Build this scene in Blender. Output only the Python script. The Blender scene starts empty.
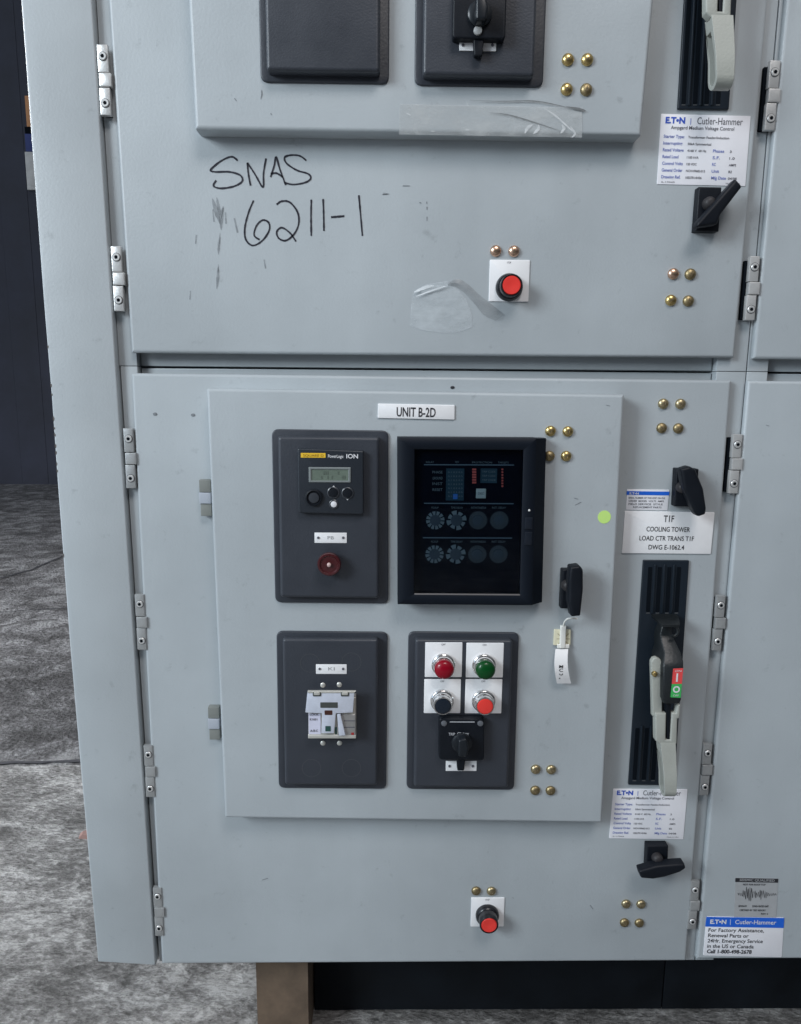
import bpy, math, random
from mathutils import Matrix, Vector
random.seed(7)
S = bpy.context.scene
COL = S.collection
# ------------------------------------------------------------------ camera
F, CAM, YAW, PITCH, ROLL = 730.0, Vector((.3686, -1.0617, .8325)), -.0142, .1706, .0087
cy_, sy_ = math.cos(YAW), math.sin(YAW)
right0 = Vector((cy_, sy_, 0)); fl = Vector((-sy_, cy_, 0))
fwd = fl*math.cos(PITCH) + Vector((0, 0, -math.sin(PITCH)))
up0 = fl*math.sin(PITCH) + Vector((0, 0, math.cos(PITCH)))
RT = right0*math.cos(ROLL) + up0*math.sin(ROLL)
UP = -right0*math.sin(ROLL) + up0*math.cos(ROLL)
cam = bpy.data.cameras.new('camera'); co = bpy.data.objects.new('camera', cam); COL.objects.link(co)
cam.sensor_fit = 'HORIZONTAL'; cam.sensor_width = 36; cam.lens = 36*F/801
cam.clip_start = .02; cam.clip_end = 200
m = Matrix.Identity(4)
for i, v in enumerate((RT, UP, -fwd)):
    for j in range(3): m[j][i] = v[j]
m.translation = CAM; co.matrix_world = m
S.camera = co

def U(px, py, d=0.0):
    """survey helper: photo measurement -> (X, Z) on the vertical plane standing d metres in front of the doors"""
    r = RT*((px-400.5)/F) + UP*((512-py)/F) + fwd
    t = (-d - CAM.y)/r.y
    p = CAM + r*t
    return (p.x, p.z)
def UF(px, py, z):
    r = RT*((px-400.5)/F) + UP*((512-py)/F) + fwd
    t = (z - CAM.z)/r.z
    p = CAM + r*t
    return (p.x, p.y)
def Q(pts, d=0.0): return [U(x, y, d) for x, y in pts]
def Rc(x0, y0, x1, y1, d=0.0):
    cx, cy = (x0+x1)/2, (y0+y1)/2
    a = U(x0, cy, d)[0]; b = U(x1, cy, d)[0]; t = U(cx, y0, d)[1]; s = U(cx, y1, d)[1]
    return [(a, t), (b, t), (b, s), (a, s)]
PXM = 1/694.0

# ------------------------------------------------------------------ materials
MATS = {}
def mat(name, col, rough=.5, metal=0, bump=0, bscale=200, var=0, vscale=6, spec=.5, emis=None, coat=0, alpha=1, detail=4, distort=0):
    if name in MATS: return MATS[name]
    m = bpy.data.materials.new(name); m.use_nodes = True
    nt = m.node_tree; N = nt.nodes; L = nt.links
    b = N['Principled BSDF']
    b.inputs['Base Color'].default_value = (*col, 1)
    b.inputs['Roughness'].default_value = rough; b.inputs['Metallic'].default_value = metal
    b.inputs['Specular IOR Level'].default_value = spec
    b.inputs['Coat Weight'].default_value = coat
    b.inputs['Alpha'].default_value = alpha
    tc = N.new('ShaderNodeTexCoord')
    if var:
        n = N.new('ShaderNodeTexNoise'); n.inputs['Scale'].default_value = vscale; n.inputs['Detail'].default_value = 8
        n.inputs['Roughness'].default_value = .65; n.inputs['Distortion'].default_value = distort
        L.new(tc.outputs['Object'], n.inputs['Vector'])
        r = N.new('ShaderNodeMapRange'); r.inputs[1].default_value = .3; r.inputs[2].default_value = .7
        r.inputs[3].default_value = 1-var; r.inputs[4].default_value = 1+var
        L.new(n.outputs['Fac'], r.inputs[0])
        mx = N.new('ShaderNodeMix'); mx.data_type = 'RGBA'; mx.blend_type = 'MULTIPLY'; mx.inputs[0].default_value = 1
        mx.inputs[6].default_value = (*col, 1); L.new(r.outputs[0], mx.inputs[7]); L.new(mx.outputs[2], b.inputs['Base Color'])
        r2 = N.new('ShaderNodeMapRange'); r2.inputs[1].default_value = .3; r2.inputs[2].default_value = .7
        r2.inputs[3].default_value = rough*.85; r2.inputs[4].default_value = min(1, rough*1.15)
        L.new(n.outputs['Fac'], r2.inputs[0]); L.new(r2.outputs[0], b.inputs['Roughness'])
    if bump:
        n = N.new('ShaderNodeTexNoise'); n.inputs['Scale'].default_value = bscale; n.inputs['Detail'].default_value = detail
        L.new(tc.outputs['Object'], n.inputs['Vector'])
        bp = N.new('ShaderNodeBump'); bp.inputs['Strength'].default_value = bump; bp.inputs['Distance'].default_value = .001
        L.new(n.outputs['Fac'], bp.inputs['Height']); L.new(bp.outputs['Normal'], b.inputs['Normal'])
    if emis:
        b.inputs['Emission Color'].default_value = (*col, 1); b.inputs['Emission Strength'].default_value = emis
    MATS[name] = m
    return m

def paint_mat():
    m = mat('grey_enamel', (.252, .269, .267), .42, bump=.22, bscale=260, spec=.45)
    nt = m.node_tree; N = nt.nodes; L = nt.links; b = N['Principled BSDF']
    tc = N.new('ShaderNodeTexCoord')
    # big soft tone drift, fine grime specks and vertical wipe streaks
    n1 = N.new('ShaderNodeTexNoise'); n1.inputs['Scale'].default_value = 3.2; n1.inputs['Detail'].default_value = 5
    L.new(tc.outputs['Object'], n1.inputs['Vector'])
    r1 = N.new('ShaderNodeMapRange'); r1.inputs[1].default_value = .3; r1.inputs[2].default_value = .7; r1.inputs[3].default_value = .88; r1.inputs[4].default_value = 1.07
    L.new(n1.outputs['Fac'], r1.inputs[0])
    mp = N.new('ShaderNodeMapping'); mp.inputs['Scale'].default_value = (30, 30, 1.6); L.new(tc.outputs['Object'], mp.inputs[0])
    n2 = N.new('ShaderNodeTexNoise'); n2.inputs['Scale'].default_value = 1; n2.inputs['Detail'].default_value = 6; L.new(mp.outputs[0], n2.inputs['Vector'])
    r2 = N.new('ShaderNodeMapRange'); r2.inputs[1].default_value = .3; r2.inputs[2].default_value = .75; r2.inputs[3].default_value = 1.01; r2.inputs[4].default_value = .98
    L.new(n2.outputs['Fac'], r2.inputs[0])
    n3 = N.new('ShaderNodeTexNoise'); n3.inputs['Scale'].default_value = 42; n3.inputs['Detail'].default_value = 8; n3.inputs['Roughness'].default_value = .7; L.new(tc.outputs['Object'], n3.inputs['Vector'])
    r3 = N.new('ShaderNodeMapRange'); r3.inputs[1].default_value = .62; r3.inputs[2].default_value = .76; r3.inputs[3].default_value = 1; r3.inputs[4].default_value = .74
    L.new(n3.outputs['Fac'], r3.inputs[0])
    a = N.new('ShaderNodeMath'); a.operation = 'MULTIPLY'; L.new(r1.outputs[0], a.inputs[0]); L.new(r2.outputs[0], a.inputs[1])
    a2 = N.new('ShaderNodeMath'); a2.operation = 'MULTIPLY'; L.new(a.outputs[0], a2.inputs[0]); L.new(r3.outputs[0], a2.inputs[1])
    mx = N.new('ShaderNodeMix'); mx.data_type = 'RGBA'; mx.blend_type = 'MULTIPLY'; mx.inputs[0].default_value = 1
    mx.inputs[6].default_value = (.40, .435, .455, 1); L.new(a2.outputs[0], mx.inputs[7]); L.new(mx.outputs[2], b.inputs['Base Color'])
    # sheet waviness under the orange peel
    bo = [n for n in N if n.type == 'BUMP'][0]
    nw = N.new('ShaderNodeTexNoise'); nw.inputs['Scale'].default_value = 5; nw.inputs['Detail'].default_value = 2; L.new(tc.outputs['Object'], nw.inputs['Vector'])
    bw = N.new('ShaderNodeBump'); bw.inputs['Strength'].default_value = .5; bw.inputs['Distance'].default_value = .006
    L.new(nw.outputs['Fac'], bw.inputs['Height']); L.new(bw.outputs['Normal'], bo.inputs['Normal'])
    r4 = N.new('ShaderNodeMapRange'); r4.inputs[1].default_value = .3; r4.inputs[2].default_value = .7; r4.inputs[3].default_value = .34; r4.inputs[4].default_value = .52
    L.new(n1.outputs['Fac'], r4.inputs[0]); L.new(r4.outputs[0], b.inputs['Roughness'])
    return m
PAINT = paint_mat()
BEZEL = mat('charcoal_bezel', (.034, .039, .050), .42, bump=.25, bscale=420, var=.09, vscale=12)
BLACK = mat('black_plastic', (.006, .008, .012), .45, spec=.22, bump=.15, bscale=600, var=.1, vscale=25)
RELAYB = mat('relay_black', (.005, .008, .014), .5, spec=.18, bump=.1, bscale=700)
CHAN = mat('channel_black', (.010, .016, .024), .4, spec=.35, bump=.1, bscale=500)
SLOT = mat('slot_black', (.003, .005, .008), .9, spec=.1)
WHITE = mat('white_plate', (.86, .86, .87), .4, var=.04, vscale=20)
STICK = mat('sticker_white', (.84, .84, .88), .45, var=.03, vscale=15)
PAPER = mat('label_white', (.74, .75, .77), .5, var=.05, vscale=12)
BLUE = mat('label_blue', (.012, .12, .62), .4)
INKB = mat('ink_blue', (.03, .09, .5), .5)
INKN = mat('ink_navy', (.16, .2, .48), .5)
INK = mat('ink_black', (.02, .02, .025), .5)
INKG = mat('ink_grey', (.10, .10, .12), .5)
MARK = mat('marker_ink', (.012, .012, .022), .45, var=.3, vscale=90)
SCUFF = mat('scuff', (.17, .185, .20), .7, var=.3, vscale=120)
BRASS = mat('brass', (.56, .42, .18), .30, 1, var=.25, vscale=90)
BRASS2 = mat('dull_brass', (.46, .385, .235), .38, 1, var=.3, vscale=90)
BRASS3 = mat('tarnished_brass', (.34, .27, .15), .45, 1, var=.4, vscale=120)
COPPER = mat('pinkish_brass', (.66, .44, .32), .3, 1, var=.2, vscale=90)
ZINC = mat('zinc', (.62, .62, .61), .36, .5, bump=.2, bscale=300, var=.12, vscale=30)
ZINC2 = mat('grey_hinge', (.44, .45, .45), .38, .55, bump=.2, bscale=300, var=.12, vscale=30)
CHROME = mat('chrome', (.78, .77, .76), .12, 1)
STEEL = mat('bright_steel', (.66, .70, .80), .32, .25, bump=.15, bscale=120, var=.12, vscale=40)
BEIGE = mat('beige_casting', (.35, .36, .325), .5, bump=.35, bscale=350, var=.06, vscale=20)
RED = mat('red_cap', (.75, .045, .035), .35)
DRED = mat('dark_red_lens', (.24, .0015, .012), .22, spec=.4)
DGRN = mat('green_lens', (.0015, .055, .010), .22, spec=.35)
BTN = mat('black_cap', (.006, .012, .022), .25)
MAROON = mat('maroon_knob', (.055, .010, .012), .22, coat=.3)
YELLOW = mat('yellow_print', (.80, .50, .03), .5)
LCD = mat('lcd', (.13, .165, .135), .25, var=.1, vscale=60)
LCDF = mat('lcd_frame', (.18, .20, .20), .4)
LIME = mat('lime_dot', (.55, .80, .22), .5)
IVORY = mat('ivory_plastic', (.72, .68, .50), .45)
NYLON = mat('nylon_white', (.78, .77, .72), .4)
STRED = mat('sticker_red', (.72, .07, .07), .4)
STGRN = mat('sticker_green', (.05, .42, .10), .4)
WPRINT = mat('white_print', (.7, .7, .72), .5)
FAINT = mat('faint_print', (.21, .23, .235), .5)
FAINT2 = mat('faint_print_blue', (.02, .055, .075), .5)
FAINTR = mat('faint_print_red', (.75, .12, .09), .5)
FAINTD = mat('faint_print_dim', (.15, .16, .165), .5)
FACE = mat('relay_face', (.002, .003, .009), .8, spec=.1)
LGREY = mat('grey_sticker', (.36, .37, .38), .55, var=.08, vscale=30)
RUST = mat('rust_stain', (.16, .09, .05), .8, var=.4, vscale=120)
WOOD = mat('weathered_wood', (.125, .088, .06), .8, bump=.8, bscale=60, var=.35, vscale=18)
BRICK = mat('brick_red', (.20, .12, .105), .9, bump=.8, bscale=80, var=.2, vscale=40)

def glass_mat(name, tint, alpha, rough=.05):
    m = bpy.data.materials.new(name); m.use_nodes = True
    nt = m.node_tree; N = nt.nodes; L = nt.links
    for n in list(N): N.remove(n)
    o = N.new('ShaderNodeOutputMaterial'); t = N.new('ShaderNodeBsdfTransparent'); g = N.new('ShaderNodeBsdfPrincipled')
    g.inputs['Base Color'].default_value = (*tint, 1); g.inputs['Roughness'].default_value = rough
    mx = N.new('ShaderNodeMixShader')
    if alpha is None:
        fr = N.new('ShaderNodeFresnel'); fr.inputs[0].default_value = 1.22
        gl = N.new('ShaderNodeBsdfGlossy'); gl.inputs['Roughness'].default_value = rough; gl.inputs[0].default_value = (1, 1, 1, 1)
        t.inputs[0].default_value = (.75, .84, .9, 1)
        L.new(fr.outputs[0], mx.inputs[0]); L.new(t.outputs[0], mx.inputs[1]); L.new(gl.outputs[0], mx.inputs[2])
    else:
        tc = N.new('ShaderNodeTexCoord'); mp = N.new('ShaderNodeMapping'); mp.inputs['Scale'].default_value = (28, 28, 60)
        nz = N.new('ShaderNodeTexNoise'); nz.inputs['Scale'].default_value = 1; nz.inputs['Detail'].default_value = 6
        r = N.new('ShaderNodeMapRange'); r.inputs[1].default_value = .3; r.inputs[2].default_value = .75
        r.inputs[3].default_value = alpha*.35; r.inputs[4].default_value = alpha*1.5
        L.new(tc.outputs['Object'], mp.inputs[0]); L.new(mp.outputs[0], nz.inputs['Vector']); L.new(nz.outputs['Fac'], r.inputs[0])
        L.new(r.outputs[0], mx.inputs[0]); L.new(t.outputs[0], mx.inputs[1]); L.new(g.outputs[0], mx.inputs[2])
    L.new(mx.outputs[0], o.inputs[0])
    return m
GLASS = glass_mat('glass', (1, 1, 1), None, .02)
TAPE = glass_mat('clear_tape', (.62, .64, .64), .36, .14)
FILM = glass_mat('clear_film', (.66, .71, .74), .42, .12)
FILMB = glass_mat('folded_film', (.27, .28, .29), .34, .3)
CREASE_GLINT = glass_mat('tape_crease_glint', (.85, .87, .88), .48, .25)  # whitish: paints the glints along the tape creases

# ------------------------------------------------------------------ mesh tools
class MB:
    def __init__(s): s.v = []; s.f = []; s.sm = []
    def add(s, v, f, sm):
        o = len(s.v); s.v += [tuple(p) for p in v]
        for k, face in enumerate(f):
            s.f.append([i+o for i in face]); s.sm.append(sm[k] if isinstance(sm, list) else sm)
WL = {}
def link(o, name, parent, c):
    o.name = name
    COL.objects.link(o)
    WL[o.name] = Vector(c)
    if parent is not None:
        o.parent = parent; o.location = Vector(c) - WL[parent.name]
    else: o.location = c
    return o
def build(mb, name, mt, parent=None, label=None, base=None, **kw):
    vs = mb.v
    lo = [min(p[i] for p in vs) for i in range(3)]; hi = [max(p[i] for p in vs) for i in range(3)]
    c = base or [(lo[i]+hi[i])/2 for i in range(3)]
    me = bpy.data.meshes.new(name)
    me.from_pydata([(p[0]-c[0], p[1]-c[1], p[2]-c[2]) for p in vs], [], mb.f)
    me.update()
    import bmesh
    bm = bmesh.new(); bm.from_mesh(me); bmesh.ops.recalc_face_normals(bm, faces=bm.faces); bm.to_mesh(me); bm.free()
    for p, q in zip(me.polygons, mb.sm): p.use_smooth = q
    me.set_sharp_from_angle(angle=math.radians(42))
    me.materials.append(mt)
    o = link(bpy.data.objects.new(name, me), name, parent, c)
    if label: o['label'] = label
    for k, v in kw.items(): o[k] = v
    return o
def empty(name, loc, label, cat, group=None):
    o = link(bpy.data.objects.new(name, None), name, None, loc)
    o.empty_display_size = .05; o['label'] = label; o['category'] = cat
    if group: o['group'] = group
    return o

def area2(p): return sum(p[i][0]*p[(i+1) % len(p)][1]-p[(i+1) % len(p)][0]*p[i][1] for i in range(len(p)))
def inset(p, o):
    n = len(p); out = []
    for i in range(n):
        a, b, c = Vector(p[i-1]), Vector(p[i]), Vector(p[(i+1) % n])
        d1 = (b-a).normalized(); d2 = (c-b).normalized()
        n1 = Vector((-d1.y, d1.x)); n2 = Vector((-d2.y, d2.x))
        k = 1+n1.dot(n2)
        mv = (n1+n2)/max(k, .3)
        out.append(tuple(b+mv*o))
    return out
def rnd(p, r, n):
    if r <= 0 or n < 2: return list(p)
    out = []; N_ = len(p)
    for i in range(N_):
        a, b, c = Vector(p[i-1]), Vector(p[i]), Vector(p[(i+1) % N_])
        rr = min(r, (a-b).length*.45, (c-b).length*.45)
        s = b+(a-b).normalized()*rr; e = b+(c-b).normalized()*rr
        for k in range(n):
            t = k/(n-1)
            out.append(tuple(s*(1-t)**2*1 + b*2*t*(1-t) + e*t*t))
    return out
def slab(mb, pts, yb, yf, r=0, b=0, n=5, seg=3, hole=None):
    """upright plate: outline pts in (X, Z), from depth yb forward to yf, corner radius r, front edge rounding b"""
    p = list(pts)
    if area2(p) < 0: p = p[::-1]
    if r <= 0: n = 1
    loops = [(rnd(p, r, n), yb)]
    if b > 0:
        for k in range(seg+1):
            a = math.pi/2*k/seg
            o = b*(1-math.cos(a)); y = yf + b*(1-math.sin(a))
            loops.append((rnd(inset(p, o), max(r-o, r*.25) if r > 0 else 0, n), y))
    else: loops.append((rnd(p, r, n), yf))
    L_ = len(loops[0][0]); v = []; f = []; sm = []
    for lp, y in loops: v += [(x, y, z) for x, z in lp]
    for i in range(len(loops)-1):
        for k in range(L_):
            f.append([i*L_+k, i*L_+(k+1) % L_, (i+1)*L_+(k+1) % L_, (i+1)*L_+k]); sm.append(i > 0 or r > 0)
    f.append(list(range(L_))); sm.append(False)
    f.append([(len(loops)-1)*L_+k for k in range(L_)]); sm.append(False)
    mb.add(v, f, sm)
def ring(mb, po, pi, yb, yf, r=0, b=.001, ri=None):
    """frame with an opening: outer outline po, inner outline pi (4 points each)"""
    ri = r if ri is None else ri
    n = 5 if r > 0 or ri > 0 else 1
    if area2(po) < 0: po = po[::-1]
    if area2(pi) < 0: pi = pi[::-1]
    loops = [(rnd(po, max(r, 1e-5), n), yb), (rnd(po, max(r, 1e-5), n), yf+b), (rnd(inset(po, b), max(r, 1e-5), n), yf),
             (rnd(inset(pi, -b*.6), max(ri, 1e-5), n), yf), (rnd(pi, max(ri, 1e-5), n), yf+b*.6), (rnd(pi, max(ri, 1e-5), n), yb)]
    L_ = len(loops[0][0]); v = []; f = []
    for lp, y in loops: v += [(x, y, z) for x, z in lp]
    for i in range(6):
        j = (i+1) % 6
        for k in range(L_): f.append([i*L_+k, i*L_+(k+1) % L_, j*L_+(k+1) % L_, j*L_+k])
    mb.add(v, f, False)
def lathe(mb, cx, cz, prof, n=32, sq=1):
    v = []; f = []; sm = []
    for r, y in prof:
        for k in range(n):
            a = 2*math.pi*k/n
            v.append((cx+r*math.cos(a), y, cz+r*math.sin(a)*sq))
    for i in range(len(prof)-1):
        for k in range(n):
            f.append([i*n+k, i*n+(k+1) % n, (i+1)*n+(k+1) % n, (i+1)*n+k]); sm.append(True)
    f.append(list(range(n))); sm.append(False)
    f.append([(len(prof)-1)*n+k for k in range(n)]); sm.append(prof[-1][0] < .0015)
    mb.add(v, f, sm)
def loft(mb, secs, back=None):
    """secs: (xl, xr, z, yfront, yback) stacked vertically, rectangular cross sections with softened front edges"""
    v = []; f = []
    for xl, xr, z, yf, yb in secs:
        c = min(.0022, (xr-xl)*.2)
        v += [(xl, yb, z), (xl, yf+c, z), (xl+c*.3, yf+c*.3, z), (xl+c, yf, z), (xr-c, yf, z), (xr-c*.3, yf+c*.3, z), (xr, yf+c, z), (xr, yb, z)]
    n = len(secs)
    for i in range(n-1):
        for k in range(8): f.append([i*8+k, i*8+(k+1) % 8, (i+1)*8+(k+1) % 8, (i+1)*8+k])
    f.append(list(range(8))); f.append([(n-1)*8+k for k in range(8)])
    mb.add(v, f, True)
def tube(mb, pts, r, n=8):
    P = [Vector(p) for p in pts]; v = []; f = []
    for i, p in enumerate(P):
        t = (P[min(i+1, len(P)-1)]-P[max(i-1, 0)]).normalized()
        a = t.cross(Vector((.13, .9, .41))).normalized(); b = t.cross(a)
        for k in range(n):
            w = 2*math.pi*k/n; v.append(tuple(p+(a*math.cos(w)+b*math.sin(w))*r))
    for i in range(len(P)-1):
        for k in range(n): f.append([i*n+k, i*n+(k+1) % n, (i+1)*n+(k+1) % n, (i+1)*n+k])
    f.append(list(range(n))); f.append([(len(P)-1)*n+k for k in range(n)])
    mb.add(v, f, True)
def smoothp(p, n=5):
    if len(p) < 3: return p
    out = []
    for i in range(len(p)-1):
        a = p[max(i-1, 0)]; b = p[i]; c = p[i+1]; d = p[min(i+2, len(p)-1)]
        for k in range(n):
            t = k/n
            out.append(tuple(.5*((2*b[j])+(-a[j]+c[j])*t+(2*a[j]-5*b[j]+4*c[j]-d[j])*t*t+(-a[j]+3*b[j]-3*c[j]+d[j])*t**3) for j in range(len(b))))
    out.append(p[-1]); return out
def ribbon(mb, pts, w, y, wob=0.15, taper=False):
    """flat stroke lying on the plane at depth y, pts in (X, Z)"""
    v = []; f = []; n = len(pts)
    for i, p in enumerate(pts):
        a = Vector(pts[max(i-1, 0)]); b = Vector(pts[min(i+1, n-1)])
        t = (b-a).normalized() if (b-a).length > 0 else Vector((1, 0)); q = Vector((-t.y, t.x))
        ww = w*(1+random.uniform(-wob, wob))/2
        if taper: ww *= max(.15, math.sin(math.pi*(i+.3)/(n-.4)))
        v += [(p[0]+q.x*ww, y, p[1]+q.y*ww), (p[0]-q.x*ww, y, p[1]-q.y*ww)]
    for i in range(n-1): f.append([2*i, 2*i+1, 2*i+3, 2*i+2])
    mb.add(v, f, False)
def text(mb, s, pl, pr, hpx, d, bold=0, fit=True, vert=False):
    """lettering laid on the plane d metres in front of the doors, baseline from pl to pr"""
    a = Vector(U(*pl, d)); b = Vector(U(*pr, d)); W = (b-a).length
    h = abs(U(pl[0], pl[1]-hpx, d)[1]-a[1])
    cu = bpy.data.curves.new('t', 'FONT'); cu.body = s; cu.size = 1; cu.resolution_u = 3; cu.offset = bold
    ob = bpy.data.objects.new('t', cu); COL.objects.link(ob)
    dg = bpy.context.evaluated_depsgraph_get(); me = bpy.data.meshes.new_from_object(ob.evaluated_get(dg))
    xs = [v.co.x for v in me.vertices]; 
    if not xs: return
    x0, x1 = min(xs), max(xs); sy = h/.70; sx = W/(x1-x0) if fit else sy
    ux = (b-a).normalized(); uz = Vector((-ux.y, ux.x))
    vv = []
    for v in me.vertices:
        q = a+ux*((v.co.x-x0)*sx)+uz*(v.co.y*sy); vv.append((q.x, -d, q.y))
    mb.add(vv, [list(p.vertices) for p in me.polygons], False)
    bpy.data.objects.remove(ob); bpy.data.curves.remove(cu); bpy.data.meshes.remove(me)
EPS = .0004
def plain(name, pts, d, mt, parent, th=.0008, r=.001, b=.0003, label=None):
    mb = MB(); slab(mb, pts, -d+.0005, -d-th, r, b, seg=2); return build(mb, name, mt, parent, label)

# ------------------------------------------------------------------ top level things of the switchgear
UL = 'cabinet_group'
zb = U(163, 962)[1]
GRP = 'grey steel switchgear units'
upper = empty('switchgear_unit', (.42, .4, U(400, 367)[1]+.002), 'upper grey starter unit with SNAS 6211-1 written in black marker on its door', 'electrical cabinet', GRP)
lower = empty('switchgear_unit', (.42, .4, zb), 'lower grey starter unit with a UNIT B-2D plate, meter, black relay and cooling tower plate', 'electrical cabinet', GRP)
nup = empty('switchgear_unit', (1.35, .4, U(760, 372)[1]+.002), 'plain grey steel unit at the right edge, above the one with the blue sticker', 'electrical cabinet', GRP)
nlo = empty('switchgear_unit', (1.35, .4, zb), 'grey steel unit at the bottom right with a blue and white factory assistance sticker', 'electrical cabinet', GRP)

# frames -------------------------------------------------------------
YF = .011
def zline(xa, ya, xb, yb, d=-YF):
    a = U(xa, ya, d); b = U(xb, yb, d); return (a[1]+b[1])/2
z_gap_u = zline(140, 366, 716, 371)      # underside of the upper unit
z_gap_l = z_gap_u-.0026
z_bot = zline(163, 962, 690, 959.3)
z_top = 1.62
def xl_at(pts, z, d=-YF):                # straight line through two photo points, X at height z
    a = U(*pts[0], d); b = U(*pts[1], d); t = (z-a[1])/(b[1]-a[1]); return a[0]+(b[0]-a[0])*t
LE = [(98, 26), (127, 489)]; LE2 = [(122, 390), (159, 955)]
LI = 137.0
XR_T = [(758.6, 240), (748, 354)]; XR_B = [(746, 382), (694.5, 890)]
xli = U(137, 362, -YF)[0]; xri = U(717, 366, -YF)[0]
xr = (xl_at(XR_T, z_gap_u)+xl_at(XR_B, z_gap_l))/2 - .001
def frame(parent, zl, zh, edge_l, x_r, xi_l, xi_r):
    mb = MB()
    zp = zh+(.0018 if abs(zh-z_gap_l) < 1e-6 else 0)
    slab(mb, [(xl_at(edge_l, zl), zl), (xi_l, zl), (xi_l, zp), (xl_at(edge_l, zp), zp)], .10, YF, 0, .0007)
    slab(mb, [(xi_r, zl), (x_r, zl), (x_r, zp), (xi_r, zp)], .10, YF, 0, .0007)
    for a, b in ((zl, zl+.06), (zh-.06, zh)):
        slab(mb, [(xi_l+.0012, a), (xi_r-.0012, a), (xi_r-.0012, b), (xi_l+.0012, b)], .10, YF+.013, 0, .002)
    x0 = max(xl_at(edge_l, zl), xl_at(edge_l, zh))+.003
    slab(mb, [(x0, zl+.002), (x_r-.003, zl+.002), (x_r-.003, zh-.002), (x0, zh-.002)], .85, .06, 0, .001)
    return build(mb, 'frame', PAINT, parent)
frame(lower, z_bot, z_gap_l, LE2, xr, xli, xri)
frame(upper, z_gap_u, z_top, LE, xr, xli, xri)
# right-hand neighbours
def nframe(parent, zl, zh):
    mb = MB(); x0 = xr+.0018
    zp = zh+(.0018 if abs(zh-z_gap_l) < 1e-6 else 0); slab(mb, [(x0, zl), (x0+.03, zl), (x0+.03, zp), (x0, zp)], .10, YF, 0, .0007)
    slab(mb, [(x0+.032, zl), (x0+.93, zl), (x0+.93, zl+.06), (x0+.032, zl+.06)], .10, YF+.013, 0, .002)
    slab(mb, [(x0+.032, zh-.06), (x0+.93, zh-.06), (x0+.93, zh), (x0+.032, zh)], .10, YF+.013, 0, .002)
    slab(mb, [(x0+.003, zl+.002), (x0+.93, zl+.002), (x0+.93, zh-.002), (x0+.003, zh-.002)], .85, .06, 0, .001)
    return build(mb, 'frame', PAINT, parent)
nframe(nlo, z_bot, z_gap_l); nframe(nup, z_gap_u, z_top)

mb = MB()
slab(mb, [(U(314, 970, -.125)[0], z_bot-.205), (xr, z_bot-.205), (xr, z_bot+.004), (U(314, 970, -.125)[0], z_bot+.004)], .70, .125, 0, .002)
build(mb, 'underside_shade', mat('underside_black', (.005, .007, .010), .7, spec=.2, bump=.4, bscale=60, var=.4, vscale=9), lower)  # near-black block added to darken the space under the unit
mb = MB()
slab(mb, [(xr+.002, z_bot-.205), (xr+.93, z_bot-.205), (xr+.93, z_bot+.004), (xr+.002, z_bot+.004)], .70, .125, 0, .002)
build(mb, 'underside_shade', MATS['underside_black'], nlo)  # same added dark block under the neighbouring unit

# doors ---------------------------------------------------------------
def grow(pts, o=.0021):
    if area2(pts) < 0: pts = pts[::-1]
    return inset(pts, -o)
def door(parent, pts, label, yb=YF-.003, yf=0, b=.0032, r=.0014):
    b = .0045; mb = MB(); slab(mb, grow(pts, .0026), yb, yf, r, b, n=3, seg=4); return build(mb, 'door', PAINT, parent, label)
def ext(pa, pb, z, d=0):
    a = U(*pa, d); b = U(*pb, d); t = (z-a[1])/(b[1]-a[1]); return (a[0]+(b[0]-a[0])*t, z)
ldoor = door(lower, Q([(133, 375), (730, 382), (685, 960), (163, 963)]), 'lower full width door')
udoor = door(upper, [ext((133, 350), (112, 26), z_top-.02), ext((733, 356), (764, 26), z_top-.02), U(733, 356), U(133, 351)], 'upper door with marker writing')
zt_n = z_top-.02
door(nlo, [U(750, 382.7), (xr+.93, U(750, 382.7)[1]), (xr+.93, U(698, 958)[1]), U(698, 958)], 'plain door')
door(nup, [ext((755, 355), (766, 240), zt_n), (xr+.93, zt_n), (xr+.93, U(755, 357)[1]), U(755, 357)], 'plain door')
# instrument doors, 30 mm proud
IP = .030
mb = MB(); slab(mb, grow(Q([(208, 390), (623, 396), (601, 822), (226, 817)], IP)), -.0006, -IP, .002, .0045, n=3, seg=4)
idoor = build(mb, 'instrument_door', PAINT, lower)
mb = MB(); zt = z_top-.10
slab(mb, grow([ext((196, 127), (191, 26), zt, IP), ext((640, 135), (650, 26), zt, IP), U(640, 134, IP), U(196.5, 127.5, IP)]), -.0006, -IP, .002, .0050, n=3, seg=4)
udoor2 = build(mb, 'instrument_door', PAINT, upper)

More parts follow.
